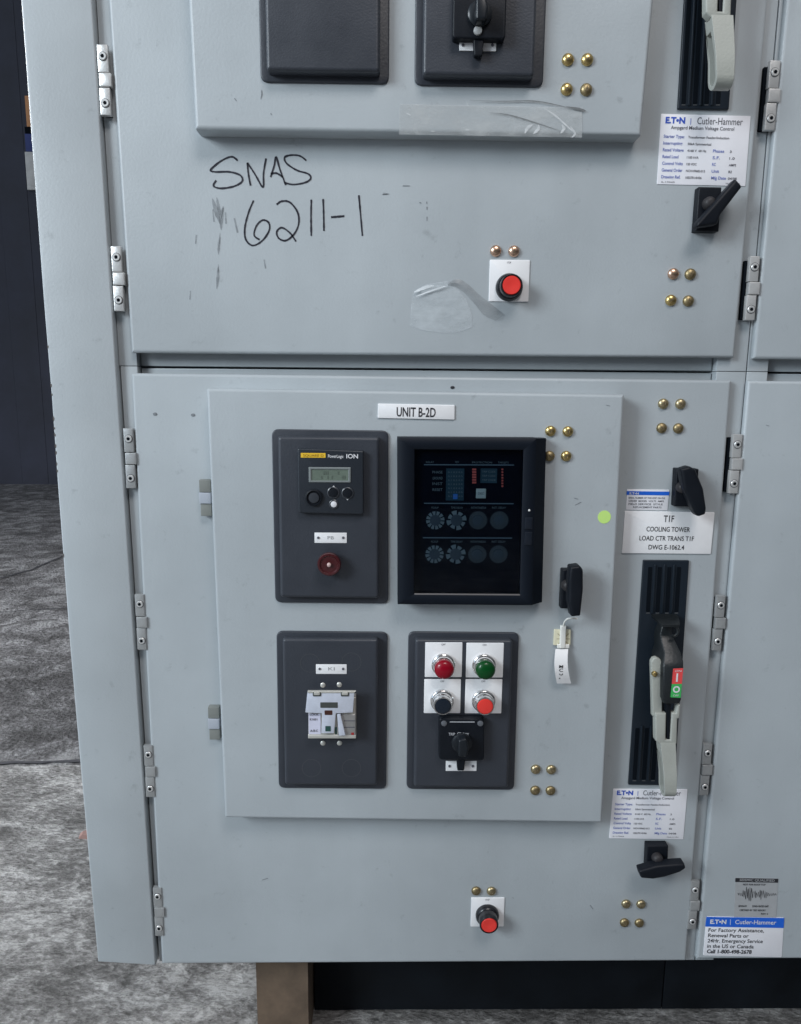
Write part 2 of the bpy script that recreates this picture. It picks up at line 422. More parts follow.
# ------------------------------------------------------------------ hinges
def screw_head(parent, x, z, y, r, mt=ZINC, name='screw'):
    mb = MB(); lathe(mb, x, z, [(r, y+.001), (r, y-.0008), (r*.85, y-.0016), (r*.45, y-.0016), (r*.4, y+.0004)], 20)
    o = build(mb, name, mt, parent)
    return o
def hinge(parent, px, py, mt, wide=.005, name='hinge', scale=1.0):
    x, z = U(px, py, 0); W = .0075*scale; Hh = .0435*scale
    k = .0085*scale
    yb = .005; yf = -.002
    mb = MB()
    slab(mb, [(x-W-.001, z+Hh), (x+W-.002, z+Hh), (x+W-.002, z+k+.0008), (x-W-.001, z+k+.0008)], yb, yf, .0006, .0012, n=3, seg=2)
    slab(mb, [(x-W-.001, z-k-.0008), (x+W-.002, z-k-.0008), (x+W-.002, z-Hh), (x-W-.001, z-Hh)], yb, yf, .0006, .0012, n=3, seg=2)
    o = build(mb, name, mt, parent)
    mb = MB(); slab(mb, [(x-W, z+k), (x+W+.001, z+k), (x+W+.001, z-k), (x-W, z-k)], yb, yf-.0015, .0006, .0015, n=3, seg=2)
    build(mb, 'knuckle', mt, o)
    mb = MB(); slab(mb, [(x-W-wide, z+Hh-.005), (x+W-.004, z+Hh-.005), (x+W-.004, z-Hh+.001), (x-W-wide, z-Hh+.001)], YF+.001, .0055, .001, .001, n=3, seg=2); build(mb, 'hinge_gap_shade', SLOT, o)  # black slab painting the shade behind and beside the hinge leaf
    for s in (1, -1):
        xs_, zs_ = x-.0012, z+s*Hh*.66
        mb = MB(); lathe(mb, xs_, zs_, [(.0060, yf+.0005), (.0060, yf-.0003)], 20); build(mb, 'countersink_shade', mat('csk_shade', (.10, .10, .11), .5, .5), o)  # dark ring painting the shadow around the countersunk screw
        screw_head(o, xs_, zs_, yf-.0002, .0052*scale)
        mb = MB(); lathe(mb, xs_, zs_, [(.0026, yf+.0003), (.0026, yf-.0020)], 6); build(mb, 'screw_socket', SLOT, o)
    return o
for px, py, mt, par in ((105.5, 80.5, ZINC, upper), (119, 279, ZINC, upper), (131, 458.5, ZINC2, lower), (142, 622, ZINC2, lower), (150.5, 771, ZINC2, lower), (159.5, 911.5, ZINC2, lower)):
    hinge(par, px, py, mt, -.001)
for px, py, mt, par in ((773, 96, ZINC, nup), (753, 288.5, ZINC, nup), (736, 464, ZINC, nlo), (719.5, 623, ZINC2, nlo), (706.5, 769.5, ZINC2, nlo), (694, 905, ZINC2, nlo)):
    hinge(par, px, py, mt)
def small_hinge(parent, px, py):
    x, z = U(px, py, .01); W = .0085; H2 = .0265; k = .008
    mb = MB()
    slab(mb, [(x-W, z+H2), (x+W, z+H2), (x+W, z+k+.0005), (x-W, z+k+.0005)], 0, -.011, .0006, .001, n=3, seg=2)
    slab(mb, [(x-W+.001, z-k-.0005), (x+W, z-k-.0005), (x+W, z-H2), (x-W+.001, z-H2)], 0, -.011, .0006, .001, n=3, seg=2)
    o = build(mb, 'hinge', mat('hinge_taupe', (.20, .21, .195), .5, bump=.2, var=.1), parent, 'small block hinge of the instrument door')
    mb = MB(); slab(mb, [(x-W, z+k), (x+W, z+k), (x+W, z-k), (x-W, z-k)], 0, -.013, .0006, .001, n=3, seg=2)
    build(mb, 'knuckle', mat('knuckle_pale', (.38, .41, .46), .45, var=.05), o)
small_hinge(lower, 205.5, 498); small_hinge(lower, 214, 723.5)

# ------------------------------------------------------------------ bolts
def dome(parent, px, py, d, mt, r=.0081):
    r *= .94
    x, z = U(px, py, d); mb = MB(); y = -d
    prof = [(r, y+.001), (r, y-.0012)] + [(r*math.cos(a), y-.0012-r*.62*math.sin(a)) for a in [math.radians(k) for k in (15, 30, 45, 60, 72, 81)]] + [(.0012, y-.0012-r*.60), (.0004, y-.0012-r*.5)]
    lathe(mb, x, z, prof, 24)
    o = build(mb, 'bolt', mt, parent)
    mb = MB(); w = .0007; L_ = r*.42
    a = random.uniform(-1.2, 1.2); c, s = math.cos(a), math.sin(a)
    q = [(-w, -L_), (w, -L_), (w, L_), (-w, L_)]
    slab(mb, [(x+c*i-s*j, z+s*i+c*j) for i, j in q], y-.004, y-.0012-r*.61, 0, 0)
    build(mb, 'slot', mat('brass_slot', (.12, .09, .05), .6), o)
for par, d, pts in ((udoor2 and upper, IP, [(567.7, 60, 0), (587, 60, 0), (566.5, 89.6, 0), (586, 90, 1)]),
                    (upper, 0, [(495.6, 251, 2), (513.8, 251.3, 2), (673, 274, 2), (690, 274.3, 0), (670.6, 300.4, 0), (688, 301, 0)]),
                    (lower, 0, [(663, 403.7, 1), (680.2, 403.9, 1), (661.4, 428, 1), (678, 428.3, 1), (476, 890.5, 1), (491.2, 890.7, 1), (625.8, 903.5, 1), (640.8, 903.8, 1), (624.2, 922.2, 1), (639, 922.5, 1)]),
                    (lower, IP, [(550.3, 431, 0), (567.7, 431.4, 0), (549.3, 456, 0), (566, 456, 0), (535.5, 769, 1), (551, 769.3, 1), (535, 790, 1), (550.3, 790.3, 1)])):
    for px, py, k in pts: dome(par, px, py, d, (BRASS, BRASS2, COPPER, BRASS3)[3 if (k < 2 and random.random() < .3) else k], .0083 if py < 350 else .0080)

# small drilled plug holes
for par, d, pts in ((lower, 0, [(155, 414), (193, 415)]), (lower, 0, [(452.5, 387.5)])):
    for px, py in pts:
        x, z = U(px, py, d); mb = MB(); lathe(mb, x, z, [(.0032, -d+.0004), (.003, -d-.0006), (.0015, -d-.0009)], 14, .7); build(mb, 'plug', SCUFF if px < 400 else INK, par)

# ------------------------------------------------------------------ bezels (moulded mounting plates)
def bezel(parent, outer, inner, d=IP, hi=.016, label=None, r=.010, knock=()):
    mb = MB(); slab(mb, outer, -d+.0005, -d-.0035, r, .0018, n=8)
    slab(mb, inner, -d-.003, -d-hi, .005, .0045, n=6, seg=5)
    o = build(mb, 'mounting_plate', BEZEL, parent, label)
    for px, py, rp in knock:
        x, z = U(px, py, d+hi); m2 = MB(); rr = rp*PXM
        v = []; f = []; n = 40
        for k in range(n):
            a = 2*math.pi*k/n
            for q in (rr, rr-.0008): v.append((x+q*math.cos(a), -d-hi-.00025, z+q*math.sin(a)))
        for k in range(n): f.append([2*k, 2*k+1, (2*k+3) % (2*n), (2*k+2) % (2*n)])
        m2.add(v, f, False); build(m2, 'knockout_ring', mat('knockout', (.062, .066, .074), .5), o)
    return o
HI = .015; D2 = IP+HI
b_meter = bezel(lower, Q([(272, 429), (388.5, 430.5), (388.5, 603), (275.5, 602)], IP), Q([(278.5, 436), (379.5, 437), (379, 597), (281, 596)], IP+.008), label='plate carrying the power meter')
b_key = bezel(lower, Q([(276.7, 630.5), (387.8, 631.5), (386.3, 788), (279, 787)], IP), Q([(283, 637), (378.5, 637.5), (377.5, 783), (285.5, 782.5)], IP+.008), label='plate carrying the key interlock',
              knock=((310, 663, 10), (351.5, 662, 10), (311.5, 768, 10), (351.5, 768, 10)))
b_pil = bezel(lower, Q([(408.3, 631), (518.8, 632), (513.8, 789), (406.5, 788)], IP), Q([(415, 637.5), (512, 638.5), (507.5, 785.5), (413.5, 784.5)], IP+.008), label='plate carrying the pilot lights, buttons and switch')
zt2 = U(300, -160, IP)[1]
a, b_ = U(261, 84.5, IP), U(389, 84.8, IP); c_, e_ = U(267, 73, D2), U(380, 73.5, D2)
bezel(upper, [(a[0], zt2), (b_[0], zt2), (b_[0], b_[1]), (a[0], b_[1])], [(c_[0], zt2-.01), (e_[0], zt2-.01), (e_[0], e_[1]), (c_[0], e_[1])], label='blank moulded plate', hi=.020)
a, b_ = U(414.5, 87, IP), U(542.5, 88, IP); c_, e_ = U(422.5, 77.5, D2), U(533.5, 78, D2)
bezel(upper, [(a[0], zt2), (b_[0], zt2), (b_[0], b_[1]), (a[0], b_[1])], [(c_[0], zt2-.01), (e_[0], zt2-.01), (e_[0], e_[1]), (c_[0], e_[1])], label='moulded plate carrying a rotary switch', hi=.020)

# ------------------------------------------------------------------ small engraved white tags
def tag_plate(parent, x0, y0, x1, y1, d, txt='ET'):
    o = plain('nameplate', Rc(x0, y0, x1, y1, d), d, WHITE, parent, .0014, .0006, .0003)
    cy = (y0+y1)/2
    for px in (x0+3.6, x1-3.6):
        x, z = U(px, cy, d+.0014); mb = MB(); lathe(mb, x, z, [(.0019, -d-.001), (.0017, -d-.0026), (.0008, -d-.0028)], 14); build(mb, 'rivet', INKG, o)
    mb = MB(); text(mb, txt, ((x0+x1)/2-3.2, cy+1.6), ((x0+x1)/2+3.2, cy+1.6), 3.2, d+.0014+EPS); build(mb, 'lettering', LGREY, o)
    return o
tag_plate(lower, 314.6, 532.5, 346.8, 542.8, D2, 'PB')
tag_plate(lower, 316, 664, 346.7, 673.6, D2, 'KI')
tag_plate(upper, 459.3, 39, 496, 51.2, IP+.020, 'ETS')

# ------------------------------------------------------------------ power meter
MD = D2+.010
mb = MB(); slab(mb, Q([(297.3, 448.5), (363.5, 451), (363.5, 514.5), (298.5, 513)], MD), -D2+.001, -MD, .0025, .0018, n=5)
meter = build(mb, 'power_meter', mat('meter_black', (.018, .023, .031), .38, bump=.15, bscale=500), lower)
plain('brand_strip', Rc(300.8, 453, 325.5, 457.6, MD), MD, YELLOW, meter, .0003, .0003, 0)
mb = MB(); text(mb, 'SQUARE D', (303, 456.6), (323.5, 456.7), 2.4, MD+.0008); build(mb, 'strip_lettering', mat('strip_ink', (.25, .14, .01), .5), meter)
mb = MB(); text(mb, 'PowerLogic', (328, 457.6), (343.5, 458), 3.2, MD+EPS, bold=.01); text(mb, 'ION', (346.3, 458.2), (358, 458.4), 4.2, MD+EPS, bold=.02); build(mb, 'lettering', WPRINT, meter)
mb = MB(); ring(mb, Rc(308.8, 467.2, 350.8, 482.4, MD), Rc(311.4, 469.4, 348.3, 480.6, MD), -MD+.0003, -MD-.0012, .0008, .0005); build(mb, 'screen_frame', LCDF, meter)
plain('screen', Rc(311, 469, 348.6, 481, MD), MD, LCD, meter, .0002, 0, 0)
mb = MB()
for r_ in range(2):
    for c in range(12):
        if random.random() < .55: slab(mb, Rc(321+c*2.1, 471.3+r_*4.4, 322.3+c*2.1, 474.6+r_*4.4, MD), -MD-.0002, -MD-.0005, 0, 0)
build(mb, 'screen_digits', mat('lcd_digit', (.09, .115, .095), .4), meter)
def mbtn(px, py, rp, mt, h=.0018, name='button', rim=True):
    x, z = U(px, py, MD); r = rp*PXM
    mb = MB(); lathe(mb, x, z, [(r, -MD+.0004), (r, -MD-h), (r*.86, -MD-h-.0006), (r*.80, -MD-h*.5), (r*.5, -MD-h*.4)], 28)
    o = build(mb, name, mt, meter)
    return x, z, r, o
x, z, r, port = mbtn(314, 497.6, 8.2, BLACK, .003, 'optical_port')
mb = MB(); lathe(mb, x, z, [(r*.62, -MD-.001), (r*.6, -MD-.003), (r*.3, -MD-.0034)], 24); build(mb, 'port_core', mat('port_grey', (.03, .034, .042), .4), port)
for px, py in ((333.3, 492.6), (347.6, 493)):
    x, z, r, bt = mbtn(px, py, 5.8, mat('btn_rim', (.045, .05, .06), .3), .0012)
    mb = MB(); lathe(mb, x, z, [(r*.75, -MD-.0004), (r*.72, -MD-.0022), (r*.4, -MD-.0026)], 24); build(mb, 'button_cap', BLACK, bt)
x, z, r, bt = mbtn(333.8, 504.2, 4.6, mat('btn_rim', (.045, .05, .06), .3), .0010)
mb = MB(); lathe(mb, x, z, [(r*.66, -MD-.0004), (r*.62, -MD-.0018), (r*.3, -MD-.0024)], 24); build(mb, 'button_cap', WPRINT, bt)
mb = MB()
for px, py, s in ((333.6, 486.6, 1), (347.6, 499.2, -1)):
    slab(mb, Q([(px-1.8, py+s*.9), (px+1.8, py+s*.9), (px, py-s*1.1)], MD), -MD, -MD-EPS, 0, 0)
build(mb, 'arrow_marks', WPRINT, meter)

# maroon push knob under the meter
x, z = U(330, 562, D2)
mb = MB(); y = -D2; R_ = .0168
lathe(mb, x, z, [(.0125, y+.001), (.0125, y-.006), (.0155, y-.008), (R_, y-.011), (R_, y-.014), (R_*.93, y-.0165), (R_*.80, y-.0168), (R_*.70, y-.0150), (R_*.25, y-.0148), (.0030, y-.0150), (.0026, y-.0165), (.0010, y-.0175)], 40)
kn = build(mb, 'push_knob', MAROON, lower)
mb = MB(); lathe(mb, x, z, [(.0030, y-.0148), (.0028, y-.0185), (.0015, y-.0195)], 18); build(mb, 'knob_tip', mat('tip', (.55, .4, .38), .35), kn)

# ------------------------------------------------------------------ UNIT B-2D plate
o = plain('unit_plate', Q([(378, 403.5), (454.6, 405), (454.4, 419.7), (377.7, 418)], IP), IP, WHITE, lower, .0022, .0012, .0008)
mb = MB(); text(mb, 'UNIT B-2D', (396.5, 416.2), (435.5, 417.0), 9.2, IP+.0022+EPS, bold=.014); build(mb, 'lettering', INK, o)

# ------------------------------------------------------------------ protective relay with glazed door
RD = IP+.030
zR = Q([(397.2, 437.5), (537, 438.3), (533, 605.6), (397.6, 604.5)], RD)
gl = Q([(414.5, 449.3), (523.7, 450), (520, 594.6), (414, 594)], RD)
mb = MB()
ring(mb, zR, gl, -IP-.004, -RD, .001, .0015, 0)
# right hand hinge flank, sloping back to the door
a0, a1 = U(537, 438.3, RD), U(533, 605.6, RD); b0, b1 = U(545.5, 439.3, IP+.012), U(538.5, 605, IP+.012)
mb.add([(a0[0]-.0015, -RD+.001, a0[1]-.0005), (a1[0]-.0015, -RD+.001, a1[1]+.0005), (b1[0]+.004, -IP-.016, a1[1]+.001), (b0[0], -IP-.016, a0[1]-.001),
        (a0[0]-.002, -IP+.0004, a0[1]-.0005), (a1[0]-.002, -IP+.0004, a1[1]+.0005), (b1[0]+.004, -IP+.0004, a1[1]+.001), (b0[0], -IP+.0004, a0[1]-.001)],
       [[0, 1, 2, 3], [3, 2, 6, 7], [0, 3, 7, 4], [1, 5, 6, 2], [4, 7, 6, 5]], False)
relay = build(mb, 'protection_relay', RELAYB, lower, 'black flush relay behind a glazed door')
FD = IP+.020
plain('face_panel', [(p[0]+(.002 if i in (1, 2) else -.002), p[1]) for i, p in enumerate(gl)], IP+.019, FACE, relay, .001, 0, 0)
def fq(x0, y0, x1, y1): return Rc(x0, y0, x1, y1, FD)
mb = MB()
for y_, xa, xb in ((464.2, 424, 514), (502.8, 424, 513.5), (537.2, 423, 512)):
    slab(mb, Q([(xa, y_), (xb, y_+.4), (xb, y_+1.3), (xa, y_+.9)], FD), -FD+.0003, -FD-.0008, 0, 0)
build(mb, 'divider_lines', mat('divider', (.17, .21, .24), .5), relay)
mb = MB()
for i, yy in enumerate((471, 477, 482.6, 488.5)):
    text(mb, ('PHASE', 'GROUND', 'INST', 'RESET')[i], (432.5, yy+2.4), (442.5, yy+2.4), 2.6, FD+EPS)
text(mb, 'RELAY', (426, 463), (434, 463), 1.8, FD+EPS); text(mb, 'TEST', (455, 463), (459, 463), 1.8, FD+EPS)
text(mb, 'PROTECTION', (472, 463.3), (492, 463.4), 1.8, FD+EPS); text(mb, 'TARGETS', (498, 463.4), (508.5, 463.5), 1.8, FD+EPS)
for k, (px, w) in enumerate(((435, 7), (457, 12), (478.5, 15), (499, 14))):
    text(mb, ('PICKUP', 'TIME DELAY', 'INSTANTANEOUS', 'INST. DELAY')[k], (px-w/2, 508.6), (px+w/2, 508.7), 2, FD+EPS)
    text(mb, ('PICKUP', 'TIME DELAY', 'INSTANTANEOUS', 'INST. DELAY')[k], (px-w/2-.4, 542.6), (px+w/2-.4, 542.7), 2, FD+EPS)
build(mb, 'lettering', FAINT, relay)
mb = MB(); slab(mb, fq(446, 468.5, 464, 500.5), -FD+.0003, -FD-.0003, 0, 0); slab(mb, fq(480.5, 468.5, 497, 483), -FD+.0003, -FD-.0003, 0, 0); build(mb, 'tinted_window', FAINT2, relay)
mb = MB()
for k in range(7): text(mb, '0.1 0.2 0.5', (448, 473+k*4), (462.5, 473+k*4), 1.6, FD+.0008)
for k in range(3): text(mb, 'TRIP CODE', (482, 472.6+k*4.2), (495.5, 472.6+k*4.2), 1.9, FD+.0008)
build(mb, 'scale_marks', FAINT, relay)
mb = MB()
for k in range(6): slab(mb, fq(472.2, 468.5+k*2.6, 476.2, 470.4+k*2.6), -FD+.0003, -FD-.0004, 0, 0)
for k in range(7): slab(mb, fq(501.5, 468.5+k*2.8, 503.2, 470.2+k*2.8), -FD+.0003, -FD-.0004, 0, 0)
build(mb, 'red_marks', FAINTR, relay)
plain('white_key', fq(476, 488.6, 485.8, 498.2), FD-.0005, mat('key_cream', (.62, .60, .53), .5), relay, .002, .0008, .0005)
mb = MB(); text(mb, 'DEC', (478, 494.6), (484, 494.6), 2.4, FD+.0015+EPS); build(mb, 'key_lettering', FAINT, relay)
plain('blue_mark', fq(453, 494, 457.5, 499), FD, mat('tiny_blue', (.03, .18, .6), .5), relay, .0006, .001, 0)
for row, cyp in enumerate((520.3, 554.2)):
    for k, px in enumerate((435.3, 456.5, 478, 499.2)):
        px -= row*.8; x, z = U(px, cyp, FD); mb = MB(); R_ = (9.0, 9.8, 9, 9)[k]*PXM
        if k == 0:
            nseg = 12; ri = .42
        elif k == 1: nseg = 8; ri = .3
        else: nseg = 28; ri = .55
        for q in range(nseg):
            a0 = 2*math.pi*q/nseg; a1 = a0+2*math.pi/nseg*(.72 if k < 2 else .45)
            sub = 3; v = []
            for t in range(sub+1):
                a = a0+(a1-a0)*t/sub
                rr = R_*(1 if k != 1 or q % 2 == 0 else .9)
                v += [(x+rr*math.cos(a), -FD-.0004, z+rr*math.sin(a)), (x+R_*ri*math.cos(a), -FD-.0004, z+R_*ri*math.sin(a))]
            mb.add(v, [[2*t, 2*t+1, 2*t+3, 2*t+2] for t in range(sub)], False)
        o = build(mb, 'setting_dial', FAINT if k < 2 else FAINTD, relay)
        mb = MB(); lathe(mb, x, z, [(R_*.6, -FD+.0003), (R_*.58, -FD-.0015), (R_*.2, -FD-.002)], 24); build(mb, 'dial_knob', mat('dial', (.055, .065, .08), .5), o)
mb = MB(); slab(mb, gl, -RD+.0045, -RD+.002, 0, 0); build(mb, 'glass', GLASS, relay)
# bottom lip of the glazing that catches light, latch pieces on the right stile
mb = MB(); slab(mb, Q([(414.5, 593.6), (520, 594.4), (520, 595.5), (414.5, 594.7)], RD), -RD+.002, -RD-.0003, 0, .0002); build(mb, 'glazing_bead', mat('bead', (.16, .15, .15), .3), relay)
plain('latch', Rc(524.8, 517.5, 532.5, 529, RD), RD, mat('latch', (.008, .012, .02), .35, spec=.4), relay, .0015, .0006, .001)
plain('latch', Rc(524.6, 532, 532, 545, RD), RD, mat('latch', (.008, .012, .02), .35, spec=.4), relay, .001, .0006, .001)
x, z = U(529.2, 510.3, RD); mb = MB(); lathe(mb, x, z, [(.0016, -RD+.0005), (.0015, -RD-.0008), (.0006, -RD-.0012)], 14); build(mb, 'indicator', mat('tiny_light', (.7, .7, .68), .4), relay)

# ------------------------------------------------------------------ pilot lights and push buttons
PD = D2+.0015
def pbase(px0, py0, px1, py1, parent, d, nm, lbl, nick=True):
    o = plain(nm, Rc(px0, py0, px1, py1, d), d, WHITE, parent, .0016, .0012, .0006, lbl)
    cx = (px0+px1)/2
    if nick:
        mb = MB(); text(mb, 'OFF' if d > .02 else 'STOP', (cx-2, py0+3.4), (cx+2, py0+3.4), 1.8, d+.0016+EPS); build(mb, 'lettering', INKG, o)
    return o
def chrome_collar(x, z, y, o, r=.0176):
    mb = MB(); lathe(mb, x, z, [(r, y+.001), (r, y-.003), (r*.96, y-.0045), (r*.90, y-.005), (r*.86, y-.0045), (r*.84, y-.009), (r*.78, y-.0115), (r*.74, y-.012), (r*.70, y-.010)], 40)
    return build(mb, 'collar', CHROME, o)
def pilot(x0, y0, x1, y1, cx, cy, lens, nm, lbl):
    o = pbase(x0, y0, x1, y1, lower, D2, nm, lbl); x, z = U(cx, cy, PD); y = -PD
    chrome_collar(x, z, y, o); r = .0142
    mb = MB(); lathe(mb, x, z, [(r*.80, y-.009), (r, y-.0125), (r, y-.020)] + [(r*math.cos(a), y-.020-.0075*math.sin(a)) for a in [math.radians(t) for t in (20, 40, 58, 73, 84)]], 40)
    build(mb, 'lens', lens, o)
def button(x0, y0, x1, y1, cx, cy, cap, lbl):
    o = pbase(x0, y0, x1, y1, lower, D2, 'push_button', lbl); x, z = U(cx, cy, PD); y = -PD
    chrome_collar(x, z, y, o); r = .0137
    mb = MB(); lathe(mb, x, z, [(r*.95, y-.009), (r, y-.012), (r, y-.0195), (r*.96, y-.0205), (r*.88, y-.0205), (r*.86, y-.018)], 40); build(mb, 'guard_ring', CHROME, o)
    mb = MB(); lathe(mb, x, z, [(r*.85, y-.012), (r*.85, y-.0200), (r*.80, y-.0212), (r*.6, y-.0216)], 40); build(mb, 'cap', cap, o)
pilot(425, 642, 462, 676.8, 443.3, 664.5, DRED, 'pilot_light', 'dark red pilot light on a white plate')
pilot(466, 642.5, 503.2, 677.2, 483.8, 665, DGRN, 'pilot_light', 'green pilot light on a white plate')
button(424, 678.8, 460.5, 712.8, 442, 700.3, BTN, 'black push button on a white plate')
button(465, 678.8, 501.7, 713, 483.4, 700.6, RED, 'red push button on a white plate')
# emergency stop style buttons on the big doors
def stop_button(parent, q, cx, cy, lbl):
    o = pbase(*q, parent, 0, 'push_button', lbl); x, z = U(cx, cy, .002); y = -.0016; r = .0190
    mb = MB(); lathe(mb, x, z, [(r, y+.0005), (r, y-.004), (r*.93, y-.007), (r*.86, y-.0085), (r*.82, y-.0085), (r*.80, y-.016), (r*.80, y-.0235), (r*.76, y-.0245), (r*.70, y-.0245), (r*.68, y-.022)], 44)
    build(mb, 'collar', mat('collar_black', (.010, .011, .014), .25), o)
    mb = MB(); lathe(mb, x, z, [(r*.67, y-.015), (r*.67, y-.0235), (r*.62, y-.0247), (r*.5, y-.0247), (r*.2, y-.0238)], 44); build(mb, 'cap', RED, o)
stop_button(upper, (489.2, 260, 529, 301.6), 509, 287.5, 'red stop button in a black collar under two pinkish bolts')
stop_button(lower, (470.9, 897.3, 504, 926), 487.2, 914.8, 'red stop button in a black collar near the bottom edge')

# ------------------------------------------------------------------ rotary control switch
def rotary(parent, pl, d, lbl, tagp=None, printed=True):
    SD = d+.014
    mb = MB(); slab(mb, pl, -d+.0005, -SD, .005, .002, n=6)
    o = build(mb, 'rotary_switch', BLACK, parent, lbl)
    xs = [p[0] for p in pl]; zs = [p[1] for p in pl]; x0, x1, z0, z1 = min(xs), max(xs), min(zs), max(zs)
    cx, cz = (x0+x1)/2, (z0+z1)/2-.004
    mb = MB(); w = .006
    slab(mb, [(cx-w*1.15, z0+.004), (cx+w*1.15, z0+.004), (cx+w*.85, z0-.0185), (cx-w*.85, z0-.0185)], -d-.002, -SD+.003, .002, .0015); build(mb, 'lug', BLACK, o)
    for sx in (x0+.0075, x1-.0075):
        mb = MB(); lathe(mb, sx, z1-.0075, [(.0045, -SD+.001), (.0042, -SD-.001), (.002, -SD-.0018)], 20); build(mb, 'screw', mat('grey_screw', (.16, .17, .19), .4, .4), o)
    # pistol grip knob
    mb = MB(); lathe(mb, cx, cz, [(.0155, -SD+.001), (.0150, -SD-.004), (.012, -SD-.006)], 32); kb = build(mb, 'knob', mat('knob_black', (.010, .013, .017), .3, spec=.35), o)
    g = [(cx-.0065, cz-.014), (cx+.0065, cz-.014), (cx+.0090, cz+.0), (cx+.0050, cz+.0150), (cx-.0070, cz+.0120)]
    mb = MB(); slab(mb, g, -SD-.003, -SD-.019, .003, .003, n=4); build(mb, 'grip', mat('knob_black', (.010, .013, .017), .3, spec=.35), kb)
    if printed:
        mb = MB()
        pa = [(x0+.014, z1-.006), (x1-.014, z1-.006)]
        slab(mb, [(x0+.016, z1-.0045), (x1-.016, z1-.0045), (x1-.016, z1-.0060), (x0+.016, z1-.0060)], -SD, -SD-EPS, 0, 0)
        build(mb, 'legend_line', mat('legend', (.35, .36, .38), .5), o)
    return o
sw = rotary(lower, Q([(439, 718.5), (484.3, 719), (484.3, 760.5), (439, 760)], D2+.014), D2, 'black rotary control switch')
mb = MB(); text(mb, 'TRIP', (448.5, 735.4), (455, 735.4), 2.6, D2+.0155, bold=.03); text(mb, 'CLOSE', (457, 735), (468.5, 736.3), 3.0, D2+.0155, bold=.03); build(mb, 'lettering', mat('legend', (.35, .36, .38), .5), sw)
tp = plain('nameplate', Rc(445.7, 760.5, 476.5, 770.5, D2), D2, WHITE, lower, .0014, .0006, .0003)
for px in (449.5, 472.8):
    x, z = U(px, 766, D2+.0014); mb = MB(); lathe(mb, x, z, [(.002, -D2-.001), (.0018, -D2-.0026), (.0008, -D2-.0028)], 14); build(mb, 'rivet', INKG, tp)
# upper unit's switch, mostly above the picture
UD = IP+.020
a, b_ = U(452.5, 38, UD+.014), U(505.5, 38, UD+.014)
o = rotary(upper, [(a[0], a[1]), (b_[0], a[1]), (b_[0], a[1]+.062), (a[0], a[1]+.062)], UD, 'black rotary switch cut off by the top edge', printed=False)
x, z = U(478, 30, UD+.016); mb = MB(); lathe(mb, x, z, [(.0055, -UD-.014), (.005, -UD-.0165), (.002, -UD-.0172)], 20); build(mb, 'screw', ZINC, o)

# ------------------------------------------------------------------ key interlock (bent steel bracket over a lock body)
KD = D2+.016
mb = MB(); slab(mb, Q([(308.3, 698), (355.8, 697.6), (356, 738), (308.2, 738)], KD), -D2+.0005, -KD, .001, .0015)
key = build(mb, 'key_interlock', mat('lock_body', (.50, .48, .44), .35, .5, var=.15, vscale=60), lower, 'galvanised key interlock bracket')
for q in ((308.6, 713.5, 320.6, 734),):
    plain('lock_label', Rc(*q, KD), KD, mat('lilac_label', (.62, .62, .74), .5), key, .0005, 0, 0)
mb = MB(); text(mb, 'LOCK', (309.8, 715.5), (318.6, 715.5), 2.0, KD+.001, bold=.02); text(mb, 'K1051', (309.8, 720.4), (317.3, 720.4), 2, KD+.001, bold=.02); text(mb, 'A-B-C', (310.2, 731.8), (318, 731.8), 2.2, KD+.001, bold=.02); build(mb, 'lettering', INKG, key)
F1 = KD+.0055
mb = MB()   # T-shaped hinged flap, tilted slightly outward
slab(mb, Q([(307.4, 692.5), (354.4, 692.5), (352.8, 712.6), (335.8, 713.4), (334, 733.4), (321.3, 733.4), (322, 713.4), (305.3, 712.6)], F1), -F1+.0018, -F1, .0008, .0006, n=3, seg=2)
flap = build(mb, 'flap', STEEL, key)
mb = MB(); slab(mb, Q([(307.5, 690.9), (356.3, 691), (354.2, 693.2), (308.2, 693.2)], F1), -F1+.003, -F1-.0006, .001, .0008); build(mb, 'hinge_bar', mat('cream_steel', (.66, .65, .60), .35, .5), key)
for q, mt, nm in (((320.3, 702.3, 337.8, 707.8), mat('slot_mix', (.06, .065, .06), .4), 'slot'), ((324.6, 710.4, 332.4, 714.9), mat('slot_brown', (.055, .018, .012), .4), 'slot'), ((325.3, 726, 330.8, 731.3), mat('slot_green', (.02, .07, .06), .4), 'slot')):
    plain(nm, Rc(*q, F1), F1, mt, flap, .0003, .001, 0)
for px in (317, 345):
    x, z = U(px, 693.8, F1); mb = MB(); slab(mb, Rc(px-4.2, 691.9, px+4.2, 696.2, F1), -F1+.0005, -F1-.0009, .0018, .0005, n=6); ee = build(mb, 'rivet_slot', mat('slot_mix', (.06, .065, .06), .4), flap)
    mb = MB(); slab(mb, Rc(px-3, 692.0, px+3, 694.8, F1), -F1, -F1-.0016, .0015, .0005, n=6); build(mb, 'rivet', mat('cream_steel', (.66, .65, .60), .35, .5), ee)
